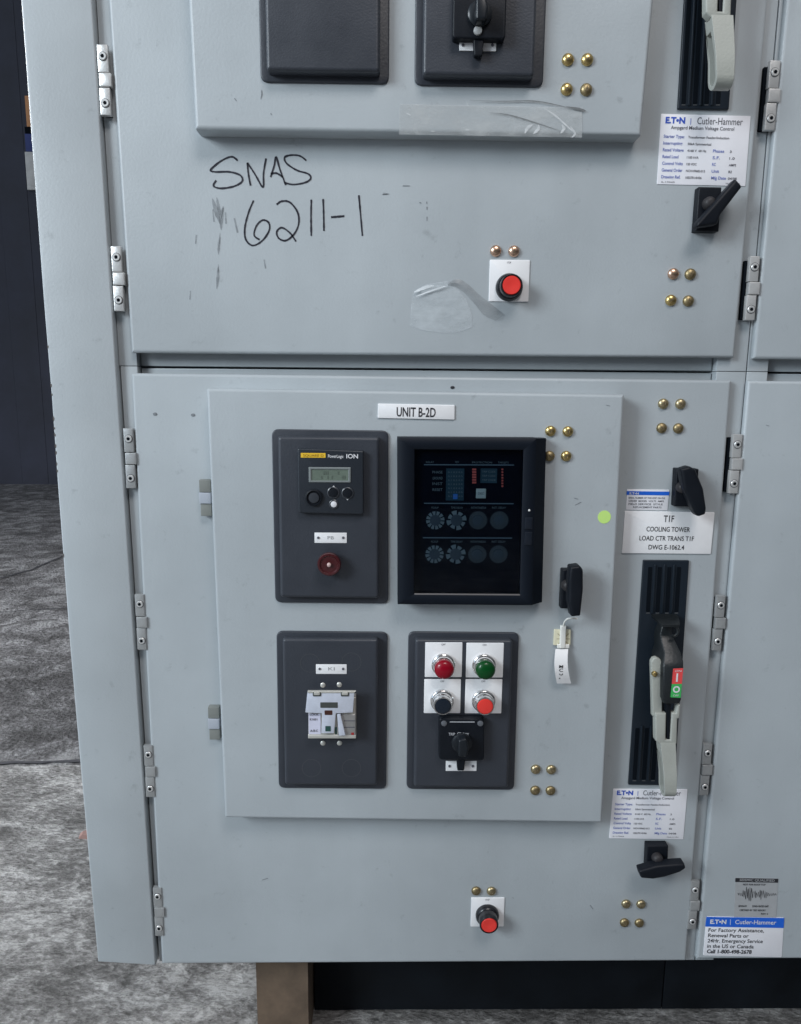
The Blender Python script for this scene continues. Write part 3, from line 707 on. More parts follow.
# cylinder stem bottom right
mb = MB(); x, z = U(344.5, 722, KD)
slab(mb, Rc(337, 714, 355.6, 736, KD), -KD+.0005, -KD-.002, .001, .0008); build(mb, 'lock_front', mat('grey_steel', (.42, .41, .40), .35, .6, var=.15, vscale=50), key)
mb = MB(); slab(mb, Q([(337.3, 714), (340.5, 714), (345.5, 735), (339, 735)], KD+.004), -KD-.001, -KD-.006, 0, .0005); build(mb, 'stay', STEEL, key)
mb = MB(); slab(mb, Rc(344, 719.8, 355, 720.5, KD), -KD, -KD-.0024, 0, 0); slab(mb, Rc(344, 726.2, 355, 727, KD), -KD, -KD-.0024, 0, 0); build(mb, 'grooves', INKG, key)
plain('red_dot', Rc(351.3, 732, 354, 734.2, KD), KD+.002, mat('dotred', (.35, .02, .02), .4), key, .0004, .0008, 0)
mb = MB(); slab(mb, Rc(335, 727, 338, 734, KD), -KD, -KD-.0006, 0, 0); build(mb, 'green_gap', mat('slot_green', (.02, .07, .06), .4), key)
mb = MB(); slab(mb, Q([(308, 735), (356, 735), (356, 738.6), (308, 738.6)], KD+.002), -D2-.001, -KD-.0022, .0008, .001); build(mb, 'bottom_lip', mat('cream_steel', (.66, .65, .60), .35, .5), key)
for px, py in ((323, 684.8), (339.4, 684.4), (323, 742.8), (339.6, 742.8)):
    x, z = U(px, py, D2); mb = MB(); lathe(mb, x, z, [(.0040, -D2+.0005), (.0038, -D2-.0014), (.002, -D2-.0026), (.0008, -D2-.0026)], 20); build(mb, 'screw', mat('cream_steel', (.66, .65, .60), .35, .5), lower)

# ------------------------------------------------------------------ compression latch handles
def latch(parent, base, lever, d, lbl, bd=.014, l0=.026, l1=.042, pivot=None):
    mb = MB(); slab(mb, base, -d+.0005, -d-bd, .0012, .002, n=3)
    o = build(mb, 'door_handle', BLACK, parent, lbl)
    if pivot:
        x, z = U(*pivot, d+bd); mb = MB(); lathe(mb, x, z, [(.0085, -d-bd+.002), (.0085, -d-bd-.006), (.006, -d-bd-.010), (.003, -d-bd-.011)], 24); build(mb, 'pivot', mat('pivot_grey', (.03, .028, .03), .5, spec=.3), o)
    mb = MB(); slab(mb, Q(lever, d+l1), -d-l0+.006, -d-l1, .0025, .0045, n=4, seg=4); build(mb, 'lever', BLACK, o)
    return o
# instrument door
latch(lower, Rc(559.5, 567.5, 572, 606, IP), [(570.5, 567), (580, 565.8), (583.5, 570), (583.6, 590), (580.8, 616.5), (571.5, 617.3), (568.6, 603), (569, 580)], IP, 'instrument door handle hanging straight down', pivot=(567, 585), l1=.038)
# upper big door: lever kicked up to the right
latch(upper, Q([(699, 186.5), (722, 187), (719, 231.5), (695.5, 231)], .014), [(736, 178), (743, 186), (721.5, 214), (718, 224), (697, 227), (697.5, 222)], 0, 'door handle swung up to the right', pivot=(708, 204), l1=.034)
# lower big door top handle
latch(lower, Q([(676.5, 468.5), (699, 469), (697.5, 507.3), (674.5, 506.5)], .014), [(681, 469), (690, 466.2), (696, 469.5), (704, 489), (707, 509), (706, 514.5), (699, 517), (695.5, 514), (684.5, 490)], 0, 'door handle hanging slightly to the right above the cooling tower plate', pivot=(681.5, 487), l1=.036)
# lower big door bottom handle, lever across
latch(lower, Q([(647.5, 846), (668.6, 846), (667.6, 870), (646.5, 870)], .014), [(639.3, 871.5), (657, 866.5), (676, 864.8), (685, 864.3), (686.4, 869), (680.5, 873), (665, 878), (653, 880), (641.5, 879)], 0, 'T shaped door handle turned sideways below the data label', pivot=(656.5, 857), l1=.036)

# ------------------------------------------------------------------ disconnect channels and operating handles
def channel(parent, q, slots, lbl):
    mb = MB(); slab(mb, q, .0005, -.004, .001, .0012, n=3)
    o = build(mb, 'handle_channel', CHAN, parent, lbl)
    mb = MB()
    for s in slots: slab(mb, Q(s, .004), -.0035, -.0044, .001, 0, n=4)
    build(mb, 'slots', SLOT, o)
    mb = MB()
    for s in slots:
        (x0, y0), (x1, y1) = s[3], s[2]
        slab(mb, Q([(x0+.3, y0+.6), (x1-.3, y1+.6), (x1-.3, y1+1.5), (x0+.3, y0+1.5)], .004), -.004, -.0046, 0, 0)
    build(mb, 'slot_ends', mat('slot_lip', (.07, .075, .08), .4), o)
    # raised ribs between the slots
    mb = MB()
    for a_, b2 in zip(slots[:-1], slots[1:]):
        slab(mb, Q([((a_[1][0]+b2[0][0])/2-.9, a_[1][1]-2), ((a_[1][0]+b2[0][0])/2+.9, a_[1][1]-2), ((a_[2][0]+b2[3][0])/2+.9, a_[2][1]+1), ((a_[2][0]+b2[3][0])/2-.9, a_[2][1]+1)], .006), -.0035, -.0065, 0, .0006)
    build(mb, 'ribs', CHAN, o)
    return o
LC = [(643.6, 560.3), (689.4, 560.6), (674.5, 785.6), (628.6, 785)]
def sl(xa, ya, xb, yb, w=4): return [(xa, ya), (xa+w, ya), (xb+w, yb), (xb, yb)]
sl_low = [sl(648.3+9.6*k, 567, 645.8+9.5*k, 612) for k in range(4)]
ch = channel(lower, Q(LC, .004), sl_low, 'black slotted channel of the lower operating handle')
mb = MB()
for k in range(3): slab(mb, Q(sl(635.5+9.5*k, 728, 632.3+9.3*k, 779.5), .004), -.0035, -.0044, .001, 0, n=4)
build(mb, 'slots', SLOT, ch)
mb = MB()
for k in range(3): slab(mb, Q([(632.6+9.3*k, 780.2), (636+9.3*k, 780.2), (636+9.3*k, 781), (632.6+9.3*k, 781)], .004), -.004, -.0046, 0, 0)
build(mb, 'slot_ends', mat('slot_lip', (.07, .075, .08), .4), ch)
mb = MB()
for k in range(2): slab(mb, Q([(641.2+9.5*k, 726), (643+9.5*k, 726), (639.8+9.3*k, 780), (638+9.3*k, 780)], .006), -.0035, -.0065, 0, .0006)
build(mb, 'ribs', CHAN, ch)
zt3 = z_top-.06
def lnx(pa, pb, z, d): return ext(pa, pb, z, d)
UC = [lnx((683, 26), (678, 108), zt3, .004), lnx((735, 26), (729, 109), zt3, .004), U(729, 109.3, .004), U(678, 108.7, .004)]
us = []
for k in range(4):
    px = 683+11.5*k; us.append(sl(px+5.8, 8-40, px-1.8, 104, 4.3))
channel(upper, UC, us, 'black slotted channel of the upper operating handle')

DX = Vector(U(721.5, 95, .05))-Vector(U(669.8, 799, .05))
def op_handle(parent, dx, dz, lbl, sticker=True, wide=0):
    def X(px, py, d): p = U(px, py, d); return (p[0]+dx, p[1]+dz)
    def QQ(pts, d): return [X(a[0], a[1], d) for a in pts]
    root_mb = MB()
    def sec(xl, xr, py, df, db):
        a = X(xl, py, df); b = X(xr, py, df); return (a[0], b[0], (a[1]+b[1])/2, -df, -db)
    # black operating arm: shelf, neck, sloping front
    loft(root_mb, [sec(655.5, 679, 616.8, .018, .004), sec(658, 679.8, 620.5, .034, .004), sec(661.2, 680.2, 624.8, .043, .004), sec(662, 680, 627, .043, .004)])
    loft(root_mb, [sec(662, 672, 626.5, .022, .004), sec(660, 672, 634, .026, .004), sec(661, 675, 641, .034, .004), sec(664, 681, 653, .046, .006), sec(663.6, 683.8, 662, .056, .008), sec(663.4, 683.8, 668, .060, .010), sec(663, 681.4, 700, .060, .012), sec(664, 680, 703.5, .056, .016)])
    tube(root_mb, [(X(674+4*math.cos(t), 631+5*math.sin(t), .04)[0], -.040, X(674+4*math.cos(t), 631+5*math.sin(t), .04)[1]) for t in [math.radians(q) for q in range(-80, 130, 20)]], .0022, 8)
    o = build(root_mb, 'operating_handle', mat('arm_black', (.011, .014, .016), .4, bump=.3, bscale=300, var=.1), parent, lbl)
    mb = MB(); loft(mb, [sec(665.5, 671.5, 702, .050, .03), sec(667, 670, 739, .050, .03)]); build(mb, 'tongue', BLACK, o)
    if sticker:
        for pts, mt, nm, tx in (([(673.4, 668.8), (683.2, 668.3), (681.9, 683.7), (672.0, 684)], STRED, 'on_mark', 'I'), ([(672.0, 684.1), (681.9, 683.8), (680.6, 697.8), (670.6, 697.3)], STGRN, 'off_mark', 'O')):
            s = plain(nm, QQ(pts, .0608), .0605, mt, o, .0004, .0005, 0)
            mb = MB()
            if tx == 'I':
                slab(mb, QQ([(676.6, 673.5), (678.2, 673.5), (677.6, 681.8), (676, 681.8)], .0612), -.061, -.0614, 0, 0)
                text(mb, 'ON', (675.2, 672.0), (681.4, 671.8), 1.8, .0614)
            else:
                c = X(676.4, 689.4, .0612); v = []; f = []; n = 28
                for k in range(n):
                    a = 2*math.pi*k/n
                    for q in (.0052, .0030): v.append((c[0]+q*math.cos(a), -.0614, c[1]+q*math.sin(a)))
                for k in range(n): f.append([2*k, 2*k+1, (2*k+3) % (2*n), (2*k+2) % (2*n)])
                mb.add(v, f, False); text(mb, 'OFF', (673, 696.4), (678.8, 696.3), 1.8, .0614)
            build(mb, 'mark', WPRINT, s)
    # beige casting: side cheek, fork, loop grip
    mb = MB()
    slab(mb, QQ([(651.3, 662), (653.5, 658.5), (657, 657.6), (660.8, 659.5), (662.7, 664), (663, 670), (662.3, 712), (666, 713.5), (665.5, 718), (655.6, 717), (652.6, 716.3), (652, 690)], .048), -.040, -.048, .001, .002, n=3)
    slab(mb, QQ([(655.6, 713.5), (666.4, 713.5), (665.8, 739.8), (670.3, 740), (672, 713.5), (676, 713.2), (677.6, 705.5), (680.6, 705), (680, 718.3), (677.7, 719), (677, 744), (672, 744.6), (660, 744.6), (655.8, 741)], .052), -.040, -.052, .0008, .002, n=3)
    g = build(mb, 'lever', BEIGE, o)
    mb = MB(); x, z = X(654.2, 673.5, .048); lathe(mb, x, z, [(.0042, -.047), (.0040, -.0515), (.002, -.053)], 18); build(mb, 'bolt', BRASS, g)
    # loop grip, a closed strap seen from the front
    xa = X(660, 742, .05)[0]; xb = X(675.2, 742, .05)[0]+wide
    xc = X(665.0, 797, .06)[0]; xd = X(676.0, 797, .06)[0]+wide
    z1 = X(667, 742, .05)[1]; z0 = X(669, 799.8, .062)[1]
    yt = -.036; oy = []; N_ = 14
    # outer profile in (Y, Z): straight back and front legs, rounded bottom
    def prof(off):
        p = []
        hw = .0135-off
        for k in range(N_+1):
            a = math.pi*k/N_
            p.append((-.049-hw*math.cos(a), z0+.0135-hw*math.sin(a)*1.0))
        top = z1-off*1.2
        fr = [(-.049+hw-.002, z0+.035), (-.040+hw*.6, top-.012 if off else top)]
        bk = [(-.042-hw*.75, top-.012 if off else top), (-.049-hw+.001, z0+.04)]
        return [(-.049-hw+.0, z0+.0135)] + p[1:-1] + [(-.049+hw, z0+.0135)] + fr + bk
    po, pi_ = prof(0), prof(.0050)
    v = []; f = []; n = len(po)
    for (L_, side) in ((po, 0), (po, 1), (pi_, 0), (pi_, 1)):
        for (yy, zz) in L_:
            t = (z1-zz)/(z1-z0); xx = (xa*(1-t)+xc*t) if side == 0 else (xb*(1-t)+xd*t)
            v.append((xx, yy, zz))
    for k in range(n):
        j = (k+1) % n
        f += [[k, j, n+j, n+k], [2*n+k, 3*n+k, 3*n+j, 2*n+j], [k, 2*n+k, 2*n+j, j], [n+k, n+j, 3*n+j, 3*n+k]]
    mb = MB(); mb.add(v, f, True); gr = build(mb, 'loop_grip', BEIGE, g)
    bv = gr.modifiers.new('b', 'BEVEL'); bv.width = .0022; bv.segments = 3; bv.limit_method = 'ANGLE'; bv.angle_limit = math.radians(50)
    return o
op_handle(lower, 0, 0, 'beige and black operating handle with red and green marks')
op_handle(upper, DX.x, DX.y, 'beige operating handle cut off by the top edge', sticker=False, wide=.005)

# ------------------------------------------------------------------ labels and stickers
def data_label(parent, q, lbl, rows):
    """q: four photo corners TL TR BR BL of a data plate on the door face"""
    o = plain('data_label', Q(q, 0), 0, STICK, parent, .0009, .0008, .0002, lbl)
    TL, TR, BR, BL = q
    def at(u, v):
        a = (TL[0]+(TR[0]-TL[0])*u, TL[1]+(TR[1]-TL[1])*u); b = (BL[0]+(BR[0]-BL[0])*u, BL[1]+(BR[1]-BL[1])*u)
        return (a[0]+(b[0]-a[0])*v, a[1]+(b[1]-a[1])*v)
    H = BL[1]-TL[1]
    D = .0009+EPS
    lb, lk, ln = MB(), MB(), MB()
    text(lb, 'E.T\u2022N', at(.055, .125), at(.275, .125), H*.085, D, bold=.045)
    text(lk, 'Cutler-Hammer', at(.41, .13), at(.92, .13), H*.10, D)
    dv = MB(); slab(dv, Q([at(.335, .05), at(.342, .05), at(.342, .14), at(.335, .14)], D), 0, -D, 0, 0)
    text(lk, 'Ampgard Medium Voltage Control', at(.12, .21), at(.83, .21), H*.05, D, bold=.008)
    for i, (a, b, c, e) in enumerate(rows):
        v = .335+i*.096; h = H*.042
        if a: text(ln, a, at(.045, v), at(.045+.018*len(a), v), h*1.05, D, bold=.018)
        if b: text(lk, b, at(.32, v), at(min(.32+.0165*len(b), .58 if c else .80), v), h*.8, D, bold=.012)
        if c: text(ln, c, at(.61, v), at(.61+.021*len(c), v), h, D, bold=.015)
        if e: text(lk, e, at(.80, v), at(.80+.02*len(e), v), h*.8, D, bold=.012)
    text(lk, 'IL17045', at(.05, .975), at(.2, .975), H*.022, D); text(lk, 'Made in USA', at(.78, .975), at(.94, .975), H*.02, D)
    build(lb, 'brand_lettering', INKB, o); build(lk, 'lettering', INKG, o); build(ln, 'field_names', INKN, o); build(dv, 'divider', INKN, o)
ROWS = [('Starter Type:', 'Transformer Feeder/Induction', '', ''), ('Interrupting', '50kA Symmetrical', '', ''), ('Rated Voltage', '4160 V  60 Hz', 'Phases', '3'),
        ('Rated Load', '1100 kVA', 'S.F.', '1.0'), ('Control Volts', '120 VDC', 'RC', 'AMPS'), ('General Order', 'NCH109682-013', 'Unit', 'B2'), ('Drawing Ref.', '10027R14H06', 'Mfg Date', '04/08')]
data_label(upper, [(661, 114), (750.3, 116.3), (745, 186.3), (656.8, 184.3)], 'white data label under the upper handle channel', ROWS)
data_label(lower, [(613.2, 788.6), (687.3, 789.2), (683, 839), (609, 838)], 'white data label under the lower handle channel', ROWS)
# small label with blue band
o = plain('service_label', Q([(627, 489.2), (669.3, 489.7), (667.2, 510.3), (625.9, 509.6)], 0), 0, STICK, lower, .0009, .0008, .0002, 'small white service label with a blue band')
plain('blue_band', Q([(626.8, 491), (669.2, 491.6), (668.7, 495.3), (626.4, 494.7)], 0), .0009, BLUE, o, .0003, 0, 0)
mb = MB(); text(mb, 'E.T\u2022N', (629.5, 494.4), (638.7, 494.5), 2.0, .0012+EPS, bold=.03); build(mb, 'brand_lettering', WPRINT, o)
mb = MB()
for i, s in enumerate(('SERIAL NUMBER OF THIS UNIT ON FILE', 'ORDER  MODEL  VOLTS  AMPS', 'FIELD SERVICE  STYLE', 'REPLACEMENT PARTS')):
    text(mb, s, (628.5+i*(1.5 if i == 3 else 0), 498.6+i*3.1), (665-i*1.2, 499+i*3.1), 1.7, .0009+EPS, bold=.01)
build(mb, 'lettering', INKG, o)
# engraved plate
o = plain('circuit_plate', Q([(624.5, 510.8), (714.3, 512.3), (710.3, 553.8), (621.6, 553)], 0), 0, WHITE, lower, .0020, .0010, .0008, 'white engraved cooling tower plate')
mb = MB(); D = .0020+EPS
text(mb, 'T1F', (663.5, 521.8), (673.8, 522), 6.5, D, bold=.012)
text(mb, 'COOLING TOWER', (646.3, 531.3), (689.7, 532), 4.8, D, bold=.008)
text(mb, 'LOAD CTR TRANS T1F', (639.3, 540.3), (693.7, 541), 4.6, D, bold=.008)
text(mb, 'DWG E-1062.4', (648.3, 549.3), (684, 549.8), 4.6, D, bold=.008)
build(mb, 'lettering', INK, o)
# lime dot
x, z = U(604.3, 517, IP); mb = MB(); lathe(mb, x, z, [(.0095, -IP+.0004), (.0095, -IP-.0004)], 36); build(mb, 'dot_sticker', LIME, lower, 'round lime sticker')
# right-hand stickers
q = [(735.4, 877.6), (778, 878.4), (776, 919), (733.8, 918)]
o = plain('seismic_sticker', Q(q, 0), 0, LGREY, nlo, .0006, .0004, 0, 'grey seismic sticker with a jagged trace')
plain('header', Q([(735.4, 877.7), (778, 878.5), (777.8, 882.4), (735.2, 881.6)], 0), .0006, INK, o, .0003, 0, 0)
mb = MB(); text(mb, 'SEISMIC QUALIFIED', (739.5, 881), (774.5, 881.8), 2.4, .0009+EPS, bold=.01); build(mb, 'header_lettering', LGREY, o)
mb = MB(); D = .0006+EPS
text(mb, 'NOT FOR ROOF TOP', (743, 885.3), (765.5, 885.6), 1.6, D, bold=.03)
pts = []
for k in range(46):
    px = 738+k*.85; am = 7.2*math.exp(-((k-12)/7)**2)+5.5*math.exp(-((k-28)/5)**2)+1.5
    pts.append(U(px, 894.5+am*(1 if k % 2 else -1)*random.uniform(.4, 1), D))
ribbon(mb, pts, .0012, -D, .2)
text(mb, 'EATON-CH', (738.5, 907), (746.5, 907), 1.8, D, bold=.03); text(mb, 'ZONE 4 RATED UNIT', (752, 907.1), (768.5, 907.3), 1.8, D, bold=.03)
text(mb, 'CERTIFIED BY TEST REPORT', (739.5, 911), (765.5, 911.3), 1.7, D, bold=.02); text(mb, 'REV 2', (761, 914.6), (768, 914.7), 1.5, D, bold=.02)
build(mb, 'lettering', INK, o)
q = [(706.4, 916.4), (784, 917.6), (781.5, 957.0), (703, 955.2)]
o = plain('help_sticker', Q(q, 0), 0, STICK, nlo, .0007, .002, .0002, 'white factory assistance sticker with a blue header')
plain('blue_header', Q([(706.4, 916.5), (784, 917.7), (783.3, 927.6), (705.2, 926.2)], 0), .0007, BLUE, o, .0003, .0008, 0)
mb = MB(); text(mb, 'E.T\u2022N', (710, 923.6), (726.2, 923.9), 4.0, .001+EPS, bold=.04); text(mb, 'Cutler-Hammer', (735, 924), (776, 924.6), 4.2, .001+EPS, bold=.01)
slab(mb, Q([(730.3, 919.5), (730.7, 919.5), (730.5, 925), (730.1, 925)], .0012), -.0009, -.0012, 0, 0); build(mb, 'header_lettering', WPRINT, o)
mb = MB(); D = .0007+EPS
for i, (s, xe) in enumerate((('For Factory Assistance,', 763.8), ('Renewal Parts or', 748.5), ('24Hr. Emergency Service', 762.6), ('in the US or Canada', 753.5), ('Call 1-800-498-2678', 751.5))):
    y_ = 931.7+i*5.35; x_ = 708.3-i*.4
    text(mb, s, (x_, y_), (xe, y_+.7), 3.6, D, bold=.012 if i < 4 else .03)
build(mb, 'lettering', INK, o)

# ------------------------------------------------------------------ marker writing and scuffs
def zc(p): return (180+p[0]*.27466, 20+p[1]*.27466)
def stroke(mb, pts, w=.0019, d=0.0, off=.0005, conv=zc, tap=False):
    P = smoothp([U(*conv(p), d) for p in pts], 6); ribbon(mb, P, w, -d-off, .18, tap)
mb = MB()
for s in ([(210, 512), (188, 498), (150, 513), (112, 545), (128, 553), (180, 553), (220, 566), (226, 588), (195, 606), (148, 613), (122, 604), (132, 584)],
          [(245, 520), (249, 560), (257, 603)], [(245, 520), (272, 560), (302, 609), (304, 560), (313, 504)],
          [(330, 572), (343, 530), (350, 499), (364, 545), (385, 601)], [(330, 560), (352, 558), (374, 572)],
          [(460, 512), (436, 495), (405, 492), (381, 500), (388, 522), (425, 547), (466, 560), (476, 577), (455, 592), (412, 599), (380, 592)],
          [(268, 657), (250, 700), (236, 757), (240, 800), (265, 821), (300, 803), (325, 765), (322, 737), (300, 729), (278, 750), (270, 784), (290, 800)],
          [(352, 672), (370, 660), (400, 664), (428, 700), (432, 742), (415, 780), (385, 803), (360, 795), (352, 772), (370, 756), (400, 775), (422, 806)],
          [(478, 654), (477, 720), (478, 786)], [(521, 652), (523, 710), (524, 768)], [(651, 638), (657, 705), (664, 786)]):
    stroke(mb, s, .0023)
stroke(mb, [(550, 718), (575, 716), (598, 714)], .0026)
build(mb, 'marker_writing', MARK, upper, 'handwritten SNAS 6211-1 in black marker')
def marks(parent, strokes, w, d, conv, nm='scuff_mark', mt=SCUFF, off=.0005):
    for t in strokes:
        mb = MB(); stroke(mb, t, w, d, off, conv, True); build(mb, nm, mt, parent)
z3 = lambda p: (380+p[0]*.3027, 20+p[1]*.3027)
idn = lambda p: p
SMEAR = glass_mat('smear', (.13, .14, .155), .36, .6)
for t, w in (([(118, 650), (130, 690), (147, 745)], .0065), ([(158, 678), (150, 720), (150, 765)], .0055), ([(134, 645), (140, 680), (148, 712)], .0045), ([(146, 775), (142, 820), (140, 855)], .0034), ([(140, 890), (138, 940), (134, 980)], .0040),
          ([(198, 722), (210, 775)], .0050), ([(60, 782), (57, 815)], .0034), ([(306, 872), (312, 905)], .0034), ([(738, 632), (762, 634)], .0040), ([(38, 985), (36, 1018)], .0030), ([(165, 700), (168, 742)], .0040), ([(120, 690), (124, 735)], .003)):
    marks(upper, [t], w, 0, zc, 'scuff_mark', SMEAR)
marks(upper, ([(157, 684), (150, 722)], [(146, 790), (143, 815)], [(139, 900), (138, 920)]), .0014, 0, zc)
marks(upper, ([(75, 548), (98, 548)], [(8, 577), (25, 575)], [(154, 600), (155, 608)], [(155, 617), (155, 627)], [(155, 650), (155, 664)], [(130, 603), (136, 605)]), .0018, 0, z3)
marks(upper, ([(296, 254), (298, 268), (294, 290)], [(198, 285), (206, 295)], [(330, 340), (334, 346)]), .0014, IP, zc)
marks(lower, ([(606, 405), (610, 406)], [(574, 498), (578, 499)], [(575, 505), (581, 502)]), .0012, IP, idn)
marks(lower, ([(512, 897.5), (514, 898)], [(262, 880), (268, 878)], [(590, 905), (593, 909)]), .0012, 0, idn)
marks(nlo, ([(766, 425), (769, 426)],), .0012, 0, idn)
# chipped, rusty patch where the end panel meets the frame
mb = MB(); 
for k in range(14):
    px = 116.6+k*.22+random.uniform(-.6, .6); py = 347+k*2.2
    x, z = U(px, py, -.02); slab(mb, [(x-.0016, z+random.uniform(.001, .002)), (x+.0012, z+.0016), (x+.0016, z-.002), (x-.001, z-random.uniform(.001, .003))], .0225, .0212, 0, 0)
build(mb, 'rust_patch', RUST, upper)

# ------------------------------------------------------------------ clear tape and curling film
mb = MB(); d = IP+.0008
def film(mb, rows, dfun):
    n = len(rows[0]); v = []; f = []
    for i, r_ in enumerate(rows):
        for j, (px, py) in enumerate(r_):
            dd = dfun(i, j); x, z = U(px, py, dd); v.append((x, -dd, z))
    for i in range(len(rows)-1):
        for j in range(n-1): f.append([i*n+j, i*n+j+1, (i+1)*n+j+1, (i+1)*n+j])
    mb.add(v, f, True)
rows = []
for i in range(7):
    t = i/6; rows.append([(400+183*j/24+(-1 if i else 0), (104+10*math.sin(j*.35)*0+(j/24)*3.5)*(1-t)+(134.5+j/24*3)*t) for j in range(25)])
rnd_t = [[random.uniform(0, 1) for _ in range(25)] for _ in range(7)]
film(mb, rows, lambda i, j: IP+.0007+.0009*rnd_t[i][j]*(1 if j > 15 else .3))
tp_ = build(mb, 'tape', TAPE, upper, 'wrinkled clear tape along the bottom edge of the instrument door')
zt_ = lambda p: (390+p[0]*.27466, 90+p[1]*.27466)
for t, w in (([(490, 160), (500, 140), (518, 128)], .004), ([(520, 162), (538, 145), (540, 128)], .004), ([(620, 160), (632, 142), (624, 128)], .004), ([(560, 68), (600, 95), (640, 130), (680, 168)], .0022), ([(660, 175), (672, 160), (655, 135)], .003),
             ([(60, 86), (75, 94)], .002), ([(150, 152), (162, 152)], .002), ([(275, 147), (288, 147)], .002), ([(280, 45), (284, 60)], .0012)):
    marks(tp_, [t], w, IP, zt_, 'crease_glint', CREASE_GLINT, .0020)
for t, w in (([(290, 40), (400, 43), (520, 42), (600, 55), (690, 78)], .0012), ([(360, 85), (430, 92), (520, 118), (640, 158)], .0011), ([(640, 62), (690, 72), (712, 78)], .0028)):
    marks(tp_, [t], w, IP, zt_, 'dirty_edge', mat('tape_dirt', (.14, .15, .155), .5), .0020)
# curling clear film by the stop button
zf = lambda p: (400+p[0]*.1748, 240+p[1]*.1748)
out = [(80, 295), (150, 255), (270, 235), (330, 280), (380, 340), (410, 420), (415, 500), (330, 530), (240, 532), (120, 515), (60, 490), (62, 390)]
mb = MB(); P = [U(*zf(p), .0006) for p in out]; c = [sum(q[i] for q in P)/len(P) for i in (0, 1)]
v = [(c[0], -.003, c[1])] + [(x, -.0007, z) for x, z in P]; mb.add(v, [[0, i+1, (i+1) % len(P)+1] for i in range(len(P))], True)
fl_ = build(mb, 'clear_film', FILM, upper, 'peeling clear film')
mb = MB(); rr = []
A = [(275, 240), (330, 222), (385, 250), (450, 310), (520, 365), (600, 428)]; B = [(275, 262), (320, 270), (370, 305), (430, 370), (480, 430), (545, 462)]
film(mb, [[zf(p) for p in smoothp(A, 4)], [zf(((a[0]+b[0])/2, (a[1]+b[1])/2)) for a, b in zip(smoothp(A, 4), smoothp(B, 4))], [zf(p) for p in smoothp(B, 4)]], lambda i, j: (.001, .004, .001)[i])
build(mb, 'folded_edge', FILMB, fl_)
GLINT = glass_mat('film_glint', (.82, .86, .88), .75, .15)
marks(fl_, [[(80, 300), (140, 275), (195, 262)]], .0042, 0, zf, 'crease_glint', GLINT, .004)  # film highlights painted as pale strips along its ridge
marks(fl_, [[(90, 325), (180, 292), (272, 262)]], .0022, 0, zf, 'crease_glint', GLINT, .004)
marks(fl_, [[(120, 300), (190, 280), (262, 268)]], .0080, 0, zf, 'crease_glint', FILM, .003)

# ------------------------------------------------------------------ hanging cable tag (own thing)
tx, tz = U(563, 637, IP)
tag = empty('cable_tag', (tx, -IP, tz), 'ivory tie mount with a curled white wire tag hanging below the instrument door handle', 'tag')
mb = MB(); slab(mb, Q([(554.5, 630), (571, 630), (570.6, 645.5), (553.6, 645.5)], IP+.004), -IP, -IP-.004, .0012, .001); mt_ = build(mb, 'mount', IVORY, tag)
mb = MB(); 
for s in ([(556, 637.8), (569, 637.8)], [(557, 632.5), (568, 643.5)], [(557, 643.5), (568, 632.5)]):
    stroke(mb, s, .0012, IP, .0046, conv=idn)
build(mb, 'moulded_cross', mat('ivory_dark', (.42, .38, .24), .5), mt_)
mb = MB(); slab(mb, Rc(560.3, 626, 566, 648.5, IP+.008), -IP-.003, -IP-.0085, .0015, .0015); slab(mb, Rc(557.5, 644.5, 569.5, 648.3, IP+.007), -IP-.003, -IP-.0075, .001, .001)
tube(mb, [(U(px, py, dd)[0], -dd, U(px, py, dd)[1]) for px, py, dd in smoothp([(563, 627, IP+.006), (564.5, 622, IP+.012), (567.5, 619, IP+.018), (572, 618.3, IP+.018), (577, 618.6, IP+.012)], 5)], .0013)
build(mb, 'cable_tie', NYLON, tag)
mb = MB(); v = []; f = []; n = 14
for i in range(n):
    t = i/(n-1); py = 649+t*34.5; off = 2.6*math.sin(t*math.pi)*-1 + t*2.0
    dd = IP+.006+.010*math.sin(t*math.pi*.9)
    for wx in (555.6, 568.2-.0):
        x, z = U(wx+off*.7+(t*1.5 if wx > 560 else 0), py, dd); v += [(x, -dd, z), (x, -dd+.0006, z)]
for i in range(n-1):
    a = i*4; f += [[a, a+2, a+6, a+4], [a+1, a+5, a+7, a+3], [a, a+4, a+5, a+1], [a+2, a+3, a+7, a+6]]
f += [[0, 1, 3, 2], [(n-1)*4, (n-1)*4+2, (n-1)*4+3, (n-1)*4+1]]
mb.add(v, f, True); st = build(mb, 'strip', mat('strip_white', (.78, .77, .77), .4), tag)
mb = MB()
for i, s in enumerate(('M', 'C', '0', 'F')):
    yy = 668+i*3.6; dd = IP+.006+.010*math.sin((yy-649)/34.5*math.pi*.9)+.0006
    text(mb, s, (559-.3*0, yy), (562.8, yy+.2), 3.0, dd, bold=.01)
build(mb, 'lettering', INK, st)

